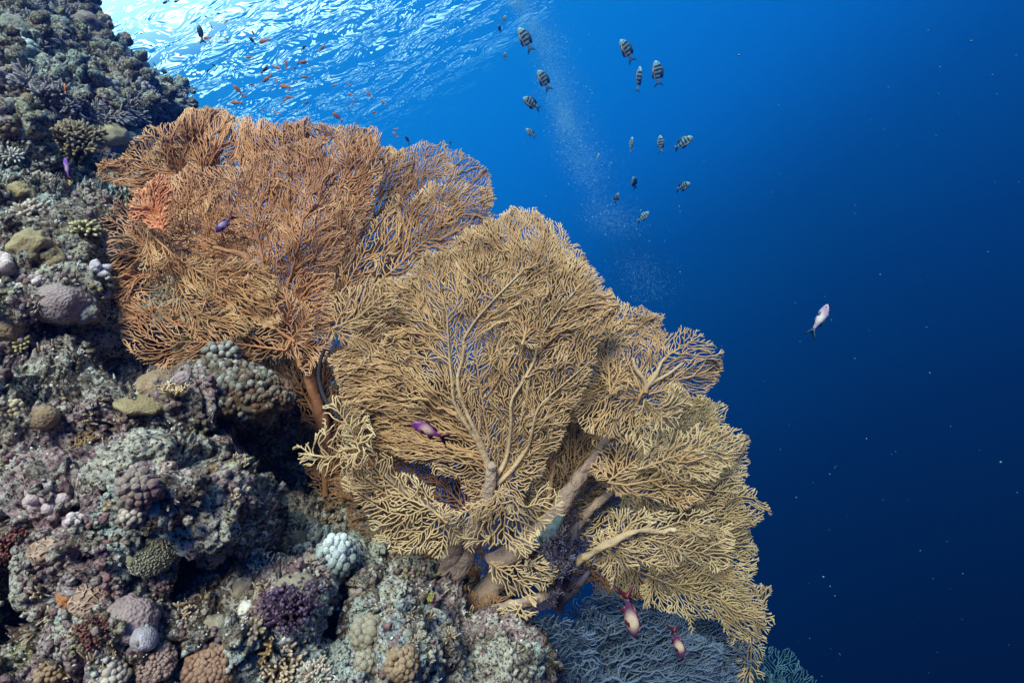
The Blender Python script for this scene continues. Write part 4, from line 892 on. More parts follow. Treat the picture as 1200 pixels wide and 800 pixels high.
CORALS = [
 # px, py, r px, kind, name, material, label, extra, upmix
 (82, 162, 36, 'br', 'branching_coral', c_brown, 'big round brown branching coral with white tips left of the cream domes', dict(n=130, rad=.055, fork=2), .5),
 (36, 248, 24, 'br', 'branching_coral', c_pale, 'pinkish white cauliflower coral near the left edge', dict(n=60, rad=.10, fork=1), .5),
 (44, 212, 20, 'br', 'branching_coral', c_pale, 'pale cauliflower coral just above the pinkish one near the left edge', dict(n=60, rad=.08, fork=1), .5),
 (101, 265, 17, 'br', 'branching_coral', coral_mat('yellow_tip_coral', (.12, .10, .05), (.66, .60, .34), grain=240, mottle=.2), 'small coral with yellow cream knobs beside the orange fan', dict(n=48, rad=.12, fork=0), .4),
 (78, 218, 10, 'le', 'branching_coral', c_cream, 'tiny pale green twiggy coral below the purple fish', dict(n=9), .7),
 (124, 150, 20, 'do', 'dome_coral', c_cream, 'cream smooth dome coral behind the blue grey sponge', dict(zs=.7, rough=.12), .8),
 (143, 158, 17, 'do', 'dome_coral', c_cream, 'yellowish dome coral touching the orange fan tips, right of the cream dome', dict(zs=.6, rough=.12), .8),
 (128, 172, 14, 'do', 'sponge', c_blue, 'blue grey smooth sponge lobe at the left tip of the orange fan', dict(zs=1.3, rough=.12), .3),
 (124, 102, 17, 'no', 'lobed_coral', c_lilac, 'pale lilac knobbly coral head on the upper reef, left of the reef edge', dict(n=40, kr=.2, zs=1.0), .5),
 (168, 105, 14, 'no', 'lobed_coral', c_lilac, 'grey lilac knobbly coral at the upper reef edge against the blue', dict(n=36, kr=.22, zs=1.1), .5),
 (64, 90, 12, 'do', 'dome_coral', c_mauve, 'round grey green dome coral above the orange spot fish', dict(zs=.9), .5),
 (17, 35, 18, 'do', 'dome_coral', c_rock, 'pale boulder coral at the upper left edge', dict(zs=1.1, rough=.3), .5),
 (12, 88, 14, 'do', 'dome_coral', c_mauve, 'rounded mauve coral head at the left edge, left of the peach coloured fish', dict(zs=.9, rough=.2), .5),
 (30, 60, 15, 'no', 'lobed_coral', c_grey, 'grey green stacked lobes on the upper left reef', dict(n=26, kr=.3), .5),
 (9, 150, 13, 'no', 'lobed_coral', c_tan, 'brown knobbly coral at the left edge beside the big branching coral', dict(n=26, kr=.3), .5),
 (27, 152, 12, 'do', 'dome_coral', c_grey, 'small grey cup shaped coral left of the big branching coral', dict(zs=.8, rough=.3), .5),
 (12, 180, 13, 'br', 'branching_coral', c_white, 'white spiky coral tuft at the left edge below the grey cup coral', dict(n=40, rad=.09, fork=0), .5),
 (98, 75, 14, 'pl', 'plate_coral', c_rock2, 'thin dark plate coral high on the reef', dict(asp=.8), .8),
 (150, 132, 16, 'br', 'branching_coral', c_lilac, 'grey bushy coral above the yellowish dome', dict(n=70, rad=.07, fork=1), .5),
 (196, 128, 13, 'no', 'lobed_coral', c_rock, 'dark knobbly coral at the tip of the upper reef against the blue', dict(n=26, kr=.3), .5),
 (72, 8, 20, 'do', 'dome_coral', c_mauve, 'violet grey round coral head at the very top of the reef', dict(zs=.9, rough=.2), .5),
 (98, 22, 14, 'do', 'dome_coral', c_mauve, 'violet coral head at the reef skyline beside the bright surface', dict(zs=.9, rough=.2), .5),
 (113, 45, 10, 'do', 'dome_coral', c_rock2, 'small dark lump on the reef skyline under the bright surface', dict(zs=.9, rough=.3), .5),
 (8, 310, 19, 'lo', 'lobed_coral', c_pink, 'pale pink lobed coral with upright knobs at the left edge', dict(n=7, rad=.3), .6),
 (12, 338, 16, 'lo', 'lobed_coral', c_pink, 'pinkish white pointed lobes at the left edge below the pink knobs', dict(n=6, rad=.25), .5),
 (77, 306, 12, 'lo', 'lobed_coral', c_pink, 'small pinkish three lobed coral above the mauve dome', dict(n=4, rad=.32), .6),
 (44, 327, 12, 'lo', 'lobed_coral', c_pink, 'small whitish pink lobed coral left of the mauve dome', dict(n=4, rad=.3), .5),
 (112, 318, 18, 'lo', 'lobed_coral', c_lilac, 'lilac white knobbly coral against the left rim of the orange fan', dict(n=9, rad=.26), .4),
 (124, 345, 12, 'lo', 'lobed_coral', c_lilac, 'small lilac lobes just below the lilac coral at the fan rim', dict(n=5, rad=.3), .4),
 (67, 350, 25, 'do', 'dome_coral', c_mauve, 'mauve honeycomb dome coral in the middle of the left side', dict(zs=.9, rough=.12), .5),
 (98, 362, 17, 'do', 'dome_coral', c_rock, 'grey pitted dome coral against the right side of the mauve dome', dict(zs=.8, rough=.3), .4),
 (8, 385, 16, 'do', 'dome_coral', c_tan, 'brown dome coral at the left edge below the pink lobes', dict(zs=.9), .4),
 (54, 488, 14, 'do', 'dome_coral', c_tan, 'small smooth brown dome half hidden in a dark hollow', dict(zs=1.1, rough=.06), .3),
 (22, 402, 12, 'br', 'branching_coral', coral_mat('yellow_knob_coral', (.2, .17, .06), (.62, .55, .28), grain=200), 'tiny yellow knobbed coral above the dark crevice at the left', dict(n=30, rad=.14, fork=0), .5),
 (15, 477, 11, 'no', 'lobed_coral', c_cream, 'small yellow cream coral clump at the left edge', dict(n=20, kr=.3), .5),
 (58, 292, 9, 'do', 'sponge', c_orsp, 'small rusty orange sponge above the pink three lobed coral', dict(zs=1.0, rough=.3), .3),
 (30, 285, 22, 'do', 'algae_clump', c_must, 'olive brown turf covered lump at the left above the pink lobes', dict(zs=.8, rough=.35), .4),
 (60, 300, 15, 'do', 'algae_clump', c_must, 'olive turf covered knob beside the rusty orange sponge', dict(zs=.9, rough=.35), .4),
 (20, 225, 16, 'do', 'algae_clump', c_must, 'mossy green brown lump at the left edge by the pale cauliflower corals', dict(zs=.8, rough=.35), .4),
 (90, 290, 20, 'ro', 'encrusted_boulder', M_reef, 'pale green grey rock with encrusting patches below the yellow knob coral', dict(zs=.8, rough=.35), .4),
 (270, 462, 66, 'ta', 'knobby_plate_coral', c_plate, 'large grey brown plate coral covered with knobs under the orange fan', dict(asp=.62, n=620, kr=.06, zs=.36), .62),
 (330, 458, 24, 'no', 'lobed_coral', c_grey, 'grey green coral with pale rimmed lobes at the right end of the plate coral', dict(n=46, kr=.17, zs=1.1), .5),
 (262, 420, 26, 'no', 'lobed_coral', c_plate, 'dark knobbly coral between the plate coral and the orange fan', dict(n=60, kr=.16), .5),
 (299, 480, 15, 'br', 'branching_coral', coral_mat('pinkish_knob_coral', (.30, .20, .16), (.62, .46, .40), grain=240), 'pinkish knobs along the lower rim of the plate coral', dict(n=30, rad=.13, fork=1), .4),
 (203, 462, 19, 'le', 'fire_coral', coral_mat('cream_orange_blades', (.36, .17, .06), (.70, .55, .36), grain=150, mottle=.2), 'cream and orange bladed fire coral at the left end of the plate coral', dict(n=12), .7),
 (214, 442, 10, 'do', 'dome_coral', c_mauve, 'small lilac ball coral above the bladed fire coral', dict(zs=1., rough=.08), .5),
 (166, 480, 28, 'pl', 'plate_coral', c_must, 'mustard coloured plate coral on top of the grey boulder', dict(asp=.55, th=.3), .75),
 (180, 448, 20, 'do', 'dome_coral', c_tan, 'dark round coral head behind the mustard plate', dict(zs=.8), .5),
 (102, 518, 17, 'le', 'branching_coral', c_gold, 'golden yellow antler coral tuft on the left slope', dict(n=14), .6),
 (310, 522, 20, 'br', 'branching_coral', c_brownl, 'brown finger coral in the dark hollow under the plate coral', dict(n=60, rad=.08, fork=2), .5),
 (252, 552, 9, 'le', 'branching_coral', c_gold, 'tiny golden bladed tuft on the pale rock slope', dict(n=8), .6),
 (352, 452, 13, 'le', 'fire_coral', c_gold, 'brown gold bladed fire coral beside the orange fan trunk', dict(n=9), .6),
 (128, 548, 28, 'ro', 'encrusted_boulder', M_reef, 'speckled rounded boulder below the golden tuft', dict(zs=.8, rough=.35), .4),
 (162, 572, 26, 'no', 'lobed_coral', c_rock2, 'brown cauliflower shaped crust below the grey boulder', dict(n=60, kr=.2), .4),
 (165, 520, 34, 'ro', 'encrusted_boulder', M_reef, 'grey green boulder under the mustard plate', dict(zs=.8, rough=.4), .4),
 (58, 585, 22, 'no', 'lobed_coral', c_pink, 'pale pinkish smooth lobed coral low on the left', dict(n=16, kr=.42), .4),
 (84, 610, 14, 'lo', 'lobed_coral', c_pink, 'pink stubby lobes above the dark ledge at the lower left', dict(n=5, rad=.32), .1),
 (50, 642, 17, 'do', 'brain_coral', c_brain, 'small brown brain coral near the lower left edge', dict(zs=.9, rough=.1), .3),
 (107, 698, 21, 'do', 'brain_coral', c_brain, 'round pink brown brain coral with radiating grooves at the lower left', dict(zs=.75, rough=.06), .15),
 (154, 604, 15, 'no', 'lobed_coral', c_pale, 'small cream knobbly coral on the pale lower slope', dict(n=28, kr=.25), .4),
 (178, 596, 12, 'do', 'sponge', coral_mat('slate_sponge', (.14, .17, .19), (.24, .28, .30), grain=90), 'slate grey smooth lump right of the cream knobbly coral', dict(zs=.7, rough=.15), .4),
 (178, 652, 26, 'ta', 'encrusting_coral', coral_mat('yellow_green_crust', (.26, .25, .18), (.48, .46, .36), grain=110, bdist=.004), 'yellow green encrusting coral running down the pale rock', dict(n=520, kr=.045, zs=.22, asp=.8), .0),
 (214, 722, 22, 'br', 'branching_coral', c_brownl, 'brown branching coral on the lower slope left of the olive ball', dict(n=80, rad=.065, fork=2), .5),
 (154, 722, 26, 'do', 'dome_coral', c_mauve, 'grey brown honeycomb dome between the brain coral and the branching coral', dict(zs=.7), .3),
 (172, 745, 14, 'do', 'dome_coral', c_lilac, 'pale lilac speckled ball coral below the honeycomb dome', dict(zs=.9, rough=.1), .4),
 (248, 735, 16, 'do', 'dome_coral', c_olive, 'olive brown smooth ball coral right of the brown branching coral', dict(zs=.9, rough=.15), .4),
 (281, 691, 11, 'do', 'dome_coral', c_olive, 'small olive knob coral left of the purple black coral', dict(zs=1., rough=.15), .4),
 (288, 710, 9, 'do', 'dome_coral', c_white, 'small lilac white crusty knob beside the purple black coral', dict(zs=.8, rough=.3), .4),
 (305, 662, 19, 'le', 'branching_coral', c_pale, 'pale tipped brown staghorn sprig in the shade above the purple black coral', dict(n=16), .5),
 (335, 712, 40, 'pu', 'cauliflower_soft_coral', c_purp, 'purple black cauliflower coral in the middle of the lower reef', dict(n=60, pr=.10, per=8), .5),
 (345, 690, 26, 'do', 'dome_coral', c_olive, 'olive dome coral behind the purple black coral', dict(zs=.7, rough=.1), .6),
 (392, 650, 27, 'no', 'lobed_coral', c_grey, 'white topped grey nodule coral below the left fold of the tan fan', dict(n=70, kr=.17, zs=1.25), .6),
 (343, 638, 17, 'do', 'dome_coral', c_tan, 'brown honeycomb lump left of the white topped nodule coral', dict(zs=.8), .4),
 (391, 716, 12, 'do', 'dome_coral', c_olive, 'grey olive ball coral right of the purple black coral', dict(zs=.95, rough=.05), .5),
 (382, 738, 14, 'no', 'lobed_coral', c_olive, 'smooth grey lobes below the grey olive ball', dict(n=10, kr=.5), .5),
 (432, 742, 22, 'no', 'lobed_coral', c_olive, 'tall olive knobbly coral column on the lower reef', dict(n=60, kr=.24, zs=1.35), .6),
 (428, 775, 14, 'no', 'lobed_coral', c_olive, 'small olive knobs at the foot of the olive column', dict(n=24, kr=.32), .5),
 (470, 775, 22, 'no', 'lobed_coral', c_tan, 'pinkish tan bumpy coral right of the olive column', dict(n=50, kr=.2, zs=.8), .5),
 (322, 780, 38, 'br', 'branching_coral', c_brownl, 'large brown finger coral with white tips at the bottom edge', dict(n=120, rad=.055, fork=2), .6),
 (312, 752, 30, 'le', 'fire_coral', c_gold, 'golden ridge of bladed coral above the large finger coral', dict(n=18), .5),
 (292, 738, 20, 'br', 'branching_coral', c_brown, 'dark brown blunt finger coral left of the purple black coral', dict(n=36, rad=.12, fork=0), .5),
 (372, 790, 22, 'br', 'branching_coral', c_pale, 'white tipped finger coral at the bottom edge right of the large brown one', dict(n=60, rad=.08, fork=1), .5),
 (335, 742, 11, 'do', 'dome_coral', c_white, 'small whitish lump below the purple black coral', dict(zs=.8, rough=.3), .5),
 (245, 780, 34, 'no', 'encrusting_coral', coral_mat('rusty_brown_crust', (.20, .11, .07), (.38, .23, .16), grain=110, bdist=.003), 'rusty brown bumpy crust at the bottom edge', dict(n=240, kr=.10, zs=.7), .3),
 (180, 775, 26, 'no', 'encrusting_coral', coral_mat('pinkish_brown_crust', (.22, .14, .12), (.40, .28, .24), grain=110, bdist=.003), 'pinkish brown bumpy crust at the bottom left of the rusty one', dict(n=220, kr=.10, zs=.7), .3),
 (130, 792, 20, 'no', 'brain_coral', c_pale, 'cream ridged coral at the bottom edge', dict(n=40, kr=.24, zs=.6), .4),
 (58, 790, 18, 'no', 'encrusting_coral', c_tan, 'brown ridged coral lump at the bottom left edge', dict(n=50, kr=.2), .3),
 (107, 740, 20, 'pu', 'turf_clump', c_redsp, 'rust red algae clump below the round brain coral', dict(n=30, pr=.16, per=8), .3),
 (72, 702, 10, 'do', 'sponge', c_orsp, 'bright orange crusting sponge left of the round brain coral', dict(zs=.5, rough=.4), .2),
 (10, 640, 20, 'pu', 'turf_clump', c_redsp, 'dark pink red algae clump at the lower left edge', dict(n=30, pr=.16, per=8), .2),
 (70, 735, 24, 'ro', 'encrusted_boulder', M_reef, 'pale crusted rock left of the red algae clump', dict(zs=.6, rough=.4), .2),
 (225, 610, 40, 'ro', 'encrusted_boulder', M_reef, 'pale broad boulder in the middle of the lower reef', dict(zs=.6, rough=.4), .3),
 (255, 640, 28, 'ro', 'encrusted_boulder', M_reef, 'overhanging grey boulder next to the dark cleft', dict(zs=.7, rough=.4), .3),
 (505, 740, 36, 'ro', 'encrusted_boulder', M_reef, 'pale grey rock at the foot of the fan trunks', dict(zs=.6, rough=.4), .3),
 (455, 690, 22, 'ro', 'encrusted_boulder', M_reef, 'grey speckled rock left of the fan trunks', dict(zs=.7, rough=.4), .4),
 (580, 775, 28, 'ro', 'encrusted_boulder', M_reef, 'pale grey green rock at the bottom edge beside the blue bushy gorgonian', dict(zs=.8, rough=.4), .4),
 (502, 700, 9, 'le', 'algae_tuft', coral_mat('yellow_algae', (.26, .25, .05), (.44, .42, .12), grain=100), 'bright yellow green tuft at the foot of the fan trunks', dict(n=10), .5),
 (345, 605, 34, 'ro', 'encrusted_boulder', coral_mat('speckled_black_rock', (.05, .06, .06), (.22, .27, .29), dark=(.02, .02, .02), grain=140, bdist=.006, mottle=.8), 'dark rock with white speckles right of the dark cleft', dict(zs=.5, rough=.3), .4),
 (386, 522, 9, 'lo', 'lobed_coral', c_white, 'small white knob coral in the dark below the orange trunk', dict(n=5, rad=.4), .5),
 (395, 570, 10, 'do', 'dome_coral', c_lilac, 'small grey stone lump in the dark under the pale yellow fold', dict(zs=.8, rough=.2), .5),
]
for px, py, r, kd, nm, mt, lab, ex, um in CORALS:
    random.seed(int(px * 7 + py * 13))
    loc, M, d = place(px, py, 0, um)
    r_ = r * d / F
    ax = M @ Vector((0, 0, 1))
    spin = None
    if kd in ('ta', 'pl') or nm == 'fire_coral':     # long side across the slope
        z = ax; x = D(1, .05, -.2); x = (x - z * x.dot(z)).normalized(); M = Matrix((x, z.cross(x), z)).transposed()
    sink = {'br': .35, 'no': .45, 'do': .35, 'ro': .45, 'lo': .35, 'ta': -.1, 'pl': -.15, 'le': .25, 'pu': .3}[kd] * r_
    mb = K[kd](r_ * (1.0 if kd not in ('do', 'no') else 1.05), **ex)
    finish(nm, mb, mt, Vector(loc) - ax * sink, M, lab, nm.replace('_', ' ') if nm.count('_') < 2 else 'coral', None)

# slate purple soft coral hanging in front of the trunks
tk = tag(empty('soft_coral', P(655, 690, 1.45)), 'dark slate purple soft coral between the thick bare branch and the blue bushy gorgonian', 'soft coral')
mb = MB(); random.seed(5)
for x, y, d, r, n in [(640, 650, 1.44, 15, 60), (655, 632, 1.44, 13, 50), (672, 612, 1.47, 13, 40), (675, 640, 1.46, 15, 60), (636, 672, 1.43, 12, 40), (622, 668, 1.44, 12, 40), (660, 672, 1.43, 15, 60), (650, 700, 1.44, 13, 50), (670, 690, 1.47, 14, 40), (662, 655, 1.45, 14, 50), (690, 672, 1.5, 12, 30), (648, 660, 1.42, 11, 30)]:
    c = P(x, y, d)
    for _ in range(n // 3):
        v = (Vector([random.gauss(0, 1) for _ in range(3)]).normalized() + D(0, .5, .3) * .6) * r * d / F * random.uniform(.5, 1.15); tn = random.random() ** 1.5 * (1 if x < 664 else .3)
        tube(mb, [c[:], (c + v * .5)[:], (c + v)[:]], [.0022, .0018, .0012], 5, VIEW, [tn * .4, tn * .6, tn])
        for _ in range(9):
            o = v * random.uniform(.35, 1.05) + Vector([random.gauss(0, .0032) for _ in range(3)])
            blob(mb, (c + o)[:], random.uniform(.0010, .0026), 1, .5, 3, tint=tn * random.uniform(.5, 1), seed=random.random() * 9)
mb.build('polyp_clusters', c_soft, tk)
mb = MB()
for a, b_ in [((655, 715), (650, 640)), ((655, 705), (622, 668)), ((656, 700), (676, 615)), ((657, 705), (690, 670)), ((652, 660), (640, 648))]:
    tube(mb, [P(a[0], a[1], 1.5)[:], P((a[0] + b_[0]) / 2 + 3, (a[1] + b_[1]) / 2, 1.47)[:], P(b_[0], b_[1], 1.46)[:]], [.014, .011, .006], 8, VIEW, [0, .1, .2])
mb.build('stalk', c_soft, tk)

# thin black whip at the orange trunk and twisted dead branch in front
mb = MB(); q = smoothpath([(395, 455, 1.52, 1.8), (376, 470, 1.50, 1.8), (375, 500, 1.49, 2.2), (384, 540, 1.46, 2.2), (396, 560, 1.44, 2.0), (402, 575, 1.42, 1.2)], 6)
q = smoothpath([(380, 410, 1.50, 2.2), (375, 425, 1.49, 2.3), (374, 445, 1.48, 2.4), (381, 468, 1.46, 2.4), (392, 482, 1.44, 2.2), (398, 492, 1.43, 1.2)], 6)
tube(mb, [P(a, b_, c)[:] for a, b_, c, _ in q], [r * c / F for *_, c, r in q], 8, VIEW)
tag(mb.build('whip_coral', coral_mat('black_whip', (.025, .025, .035), (.05, .05, .06), grain=200)), 'thin black wavy whip coral in front of the orange trunk', 'whip coral')
fw = tag(empty('sea_fan', P(405, 560, 1.38)), 'twisted broken cream twig reaching left out of the pale yellow fold', 'sea fan')
trunk('trunk', [(425, 560, 1.42, 3), (420, 525, 1.36, 2.8), (408, 527, 1.345, 2.2), (392, 536, 1.34, 2.0), (372, 534, 1.33, 1.5), (350, 531, 1.33, .7)], M_pale, fw, 8)
blade(fw, M_pale, [(345, 525), (380, 500), (385, 470), (420, 465), (435, 520), (430, 575), (390, 560), (350, 545)],
      (425, 540), [[(422, 530, 1.8), (400, 535, 1.5), (372, 534, 1.1)], [(420, 525, 1.6), (410, 500, 1.3), (396, 482, 1)]],
      sheet(1.34, 420, 530, seed=70, amp1=.04, amp2=.05), 170, name='twigs', sp=13, r0=1.5, wig=.35, fill=1, radial=.02, pb=.2)

# countless small growth on the reef
def scatter(name, label_, mat, n, sz, seed, kind, region=(-20, 630, -20, 830)):
    rnd = random.Random(seed); mb = MB(); c = 0
    while c < n:
        px = rnd.uniform(region[0], region[1]); py = rnd.uniform(region[2], region[3]); c += 1
        h = hit(px, py)
        if h is None: continue
        loc, nrm = h; d = -(Rn.T @ np.array(loc))[2]
        if d > 5: continue
        if noise.noise(loc * 5 + Vector((seed, 0, 0))) < -.05: continue
        r = sz * rnd.uniform(.4, 1.5) * (d / 1.3) ** .6; M = basis(nrm)
        if kind == 'lump':
            for _ in range(rnd.randint(1, 5)):
                o = Vector((rnd.gauss(0, 1), rnd.gauss(0, 1), 0)) * r; rr = r * rnd.uniform(.4, 1.)
                blob(mb, (loc + M @ o)[:], (rr, rr, rr * rnd.uniform(.6, 1.2)), 1 if rr < .004 else 2, .55, 2.2, M=M, seed=rnd.random() * 30, tint=rnd.random())
        elif kind == 'bush':
            for _ in range(26):
                v = (nrm + Vector([rnd.gauss(0, .7) for _ in range(3)])).normalized() * r * rnd.uniform(.8, 1.6)
                tube(mb, [loc[:], (loc + v * .6)[:], (loc + v)[:]], [r * .14, r * .13, r * .09], 4, VIEW, [0, .3, .8])
        elif kind == 'twig':
            for _ in range(rnd.randint(6, 14)):
                v = (nrm + Vector([rnd.gauss(0, .55) for _ in range(3)])).normalized() * r * rnd.uniform(.8, 2.2); o = M @ Vector((rnd.gauss(0, .5), rnd.gauss(0, .5), 0)) * r
                tube(mb, [(loc + o)[:], (loc + o + v * .6)[:], (loc + o + v)[:]], [r * .22, r * .2, r * .12], 5, VIEW, [0, .4, 1])
        else:
            v, f = ico(1); a = rnd.uniform(0, 6.28)
            M2 = basis((nrm + .5 * Vector([rnd.gauss(0, 1) for _ in range(3)])).normalized(), a)
            w = (v * np.array((r * 1.6, r, r * .25))) @ np.array(M2).T; mb.add(w + np.array(loc + nrm * r * .3), f, None, rnd.random())
    tag(mb.build(name, mat), label_, kind='stuff')
scatter('coralline_rubble', None, M_reef, 2600, .010, 1, 'lump')
scatter('turf_lumps', None, c_rock2, 1100, .008, 2, 'lump')
scatter('pale_crust_lumps', None, coral_mat('pale_crust', (.36, .35, .31), (.60, .59, .54), grain=120), 900, .0045, 3, 'lump')
scatter('plum_crust_lumps', None, coral_mat('plum_crust', (.13, .08, .09), (.28, .20, .22), grain=120), 500, .007, 4, 'lump')
scatter('small_coral_sprigs', None, c_brownl, 420, .009, 5, 'twig')
scatter('white_coral_sprigs', None, c_white, 220, .006, 6, 'twig')
scatter('olive_algae_turf', None, c_must, 260, .005, 7, 'lump')
scatter('shell_grit', None, c_white, 2600, .0022, 8, 'chip')
scatter('distant_coral_heads', None, M_reef, 1300, .019, 9, 'lump', (-10, 230, -10, 150))
scatter('distant_coral_bushes', None, c_lilac, 500, .022, 10, 'bush', (-10, 230, -10, 150))

scatter('distant_coral_plates', None, c_tan, 260, .016, 12, 'chip', (-10, 230, -10, 150))

# ------------------------------------------------------------------ fish
def fish_frame(px, py, d, head, dorsal):
    h = D(*head); u = D(*dorsal); u = (u - h * u.dot(h)).normalized(); s_ = u.cross(h)
    M = Matrix((h, s_, u)).transposed().to_4x4(); M.translation = P(px, py, d); return M
def body_mesh(L, prof, wid, tintf, nseg=20, sides=14, bend=0.):
    """prof: list of (t, top, bottom) along nose(0)->tail(1) in units of L"""
    mb = MB(); ts = np.linspace(0, 1, nseg); T = [p[0] for p in prof]
    top = np.interp(ts, T, [p[1] for p in prof]); bot = np.interp(ts, T, [p[2] for p in prof]); w = np.interp(ts, [p[0] for p in wid], [p[1] for p in wid])
    a = np.arange(sides) / sides * 2 * np.pi
    V_ = []; Tt = []
    for k, t in enumerate(ts):
        cz = (top[k] + bot[k]) / 2; hz = (top[k] - bot[k]) / 2
        for q in a:
            z = cz + hz * math.sin(q); y = w[k] * math.cos(q) * (1 - .15 * math.sin(q) ** 2)
            V_.append(((.5 - t) * L, (y + bend * t * t) * L, z * L)); Tt.append(tintf(t, (z - bot[k]) / max(1e-6, top[k] - bot[k])))
    i = np.arange(nseg - 1)[:, None] * sides; j = np.arange(sides)[None]; kk = (j + 1) % sides
    f4 = np.stack([i + j, i + kk, i + sides + kk, i + sides + j], -1).reshape(-1, 4)
    n = len(V_); V_.append((.5 * L + .004 * L, 0, (top[0] + bot[0]) / 2 * L)); V_.append((-.5 * L, bend * L, (top[-1] + bot[-1]) / 2 * L)); Tt += [Tt[0], Tt[-1]]
    o = (nseg - 1) * sides
    f3 = [((q + 1) % sides, q, n) for q in range(sides)] + [(o + q, o + (q + 1) % sides, n + 1) for q in range(sides)]
    mb.add(V_, f3, f4, Tt); return mb
def fin(L, pts, th=.006, y=0., tilt=0., tint=0.):
    """closed outline (x, z) in units of L, thin solid plate"""
    mb = MB(); n = len(pts); c = np.mean(pts, axis=0); V_ = []
    for s_ in (1, -1):
        for x, z in pts: V_.append((x * L, (y + tilt * abs(z - c[1])) * L + s_ * th * .3 * L, z * L))
    V_.append((c[0] * L, y * L + th * L, c[1] * L)); V_.append((c[0] * L, y * L - th * L, c[1] * L))
    f = [(k, (k + 1) % n, 2 * n) for k in range(n)] + [((k + 1) % n + n, k + n, 2 * n + 1) for k in range(n)]
    q4 = [(k, k + n, (k + 1) % n + n, (k + 1) % n) for k in range(n)]
    mb.add(V_, f, q4, tint); return mb
def fish_mat(name, a, b_, sc=1., rough=.35):
    m, nt, b = newmat(name); at = nd(nt, 'ShaderNodeAttribute', attribute_name='tint')
    r = ramp(nt, [(.15, c4(a)), (.85, c4(b_))]); nt.links.new(at.outputs['Fac'], r.inputs[0]); g = nd(nt, 'ShaderNodeTexCoord').outputs['Object']
    v = tex(nt, 'v', 420 * sc, vec=g); rr = ramp(nt, [(.2, (1, 1, 1, 1)), (.7, (.72, .72, .72, 1))]); nt.links.new(v.outputs['Distance'], rr.inputs[0])
    nt.links.new(mix(nt, .6, r.outputs[0], rr.outputs[0], 'MULTIPLY'), b.inputs['Base Color']); b.inputs['Roughness'].default_value = rough
    b.inputs['Specular IOR Level'].default_value = .3
    return m
m_eye = fish_mat('fish_eye', (.02, .01, .01), (.02, .01, .01), rough=.1)
m_anth = fish_mat('violet_scales', (.10, .028, .085), (.55, .40, .30)); m_red = fish_mat('maroon_fin', (.10, .014, .025), (.18, .03, .05))
m_anthd = fish_mat('deep_violet_scales', (.06, .018, .14), (.22, .16, .36)); m_lil = fish_mat('pale_lilac_scales', (.42, .28, .42), (.85, .72, .76)); m_vio = fish_mat('bright_violet_scales', (.30, .10, .55), (.72, .55, .85))
m_bluefin = fish_mat('dark_blue_fin', (.03, .08, .16), (.05, .2, .35))
AP = [(0, .012, -.03), (.05, .075, -.075), (.15, .15, -.135), (.3, .205, -.185), (.45, .21, -.195), (.65, .165, -.155), (.85, .08, -.075), (1, .052, -.045)]
AW = [(0, .01), (.1, .055), (.3, .085), (.5, .08), (.8, .035), (1, .012)]
def gauss2(t, v, ct, cv, st, sv): return math.exp(-((t - ct) / st) ** 2 - ((v - cv) / sv) ** 2)
def anthias(px, py, d, Lpx, head, dorsal, body, fins, label, patch=(.52, .5, .22, .42), bend=0.):
    L = Lpx * d / F * .76
    root = bpy.data.objects.new('reef_fish', None); C.objects.link(root); root.matrix_world = fish_frame(px, py, d, head, dorsal); root.empty_display_size = .01
    tag(root, label, 'fish')
    def pt(mb, name, mat, par=root):
        o = mb.build(name, mat); o.parent = par; return o
    bd = pt(body_mesh(L, AP, AW, lambda t, v: min(1, 1.15 * gauss2(t, v, *patch)), bend=bend), 'body', body)
    pt(fin(L, [(-.47, .04), (-.56, .10), (-.70, .20), (-.86, .27), (-.72, .13), (-.64, .0), (-.72, -.12), (-.86, -.26), (-.70, -.19), (-.56, -.09), (-.47, -.035)], y=bend, th=.008), 'tail_fin', fins)
    pt(fin(L, [(.27, .13), (.22, .21), (.17, .28), (.12, .21), (-.05, .22), (-.25, .20), (-.36, .14), (-.34, .09), (-.1, .14), (.1, .15)], y=bend * .2), 'dorsal_fin', fins)
    pt(fin(L, [(-.08, -.12), (-.16, -.21), (-.28, -.20), (-.33, -.08), (-.2, -.09)], y=bend * .4), 'anal_fin', fins)
    for s_ in (1, -1):
        pt(fin(L, [(.20, -.03), (.08, -.01), (-.02, -.10), (.04, -.15), (.14, -.10)], y=s_ * .085, tilt=s_ * .5, th=.004), 'pectoral_fin', fins)
        mb = MB(); blob(mb, (.40 * L, s_ * .047 * L, .03 * L), (.026 * L, .014 * L, .026 * L), 2); pt(mb, 'eye', m_eye)
    return root
anthias(499, 503, 1.22, 48, (-.86, .42, .15), (.42, .86, .25), fish_mat('magenta_scales', (.20, .035, .20), (.75, .50, .42)), m_red, 'purple fish with pale flank and red forked tail before the central tan fan')
anthias(261, 264, 1.34, 30, (-.62, -.70, .1), (-.6, .7, .2), m_anthd, m_red, 'small dark violet fish in front of the orange sea fan', bend=-.12)
anthias(78, 196, 1.75, 27, (.08, .95, .35), (.95, .0, .3), m_vio, m_red, 'bright violet fish with red tail under the big brown branching coral')
anthias(739, 724, 1.40, 58, (.18, -.96, .1), (.95, .2, .5), m_anth, m_red, 'larger maroon fish diving head down before the blue bushy gorgonian', patch=(.45, .6, .24, .5))
anthias(795, 756, 1.50, 40, (.28, -.93, .1), (.9, .3, .5), m_anth, m_red, 'smaller maroon fish diving beside the larger one at the bottom', patch=(.5, .6, .2, .5))
anthias(963, 371, 1.8, 42, (.22, .93, .45), (.35, -.35, .9), m_lil, m_bluefin, 'pale lilac fish alone in the open blue water at the right', bend=.12)

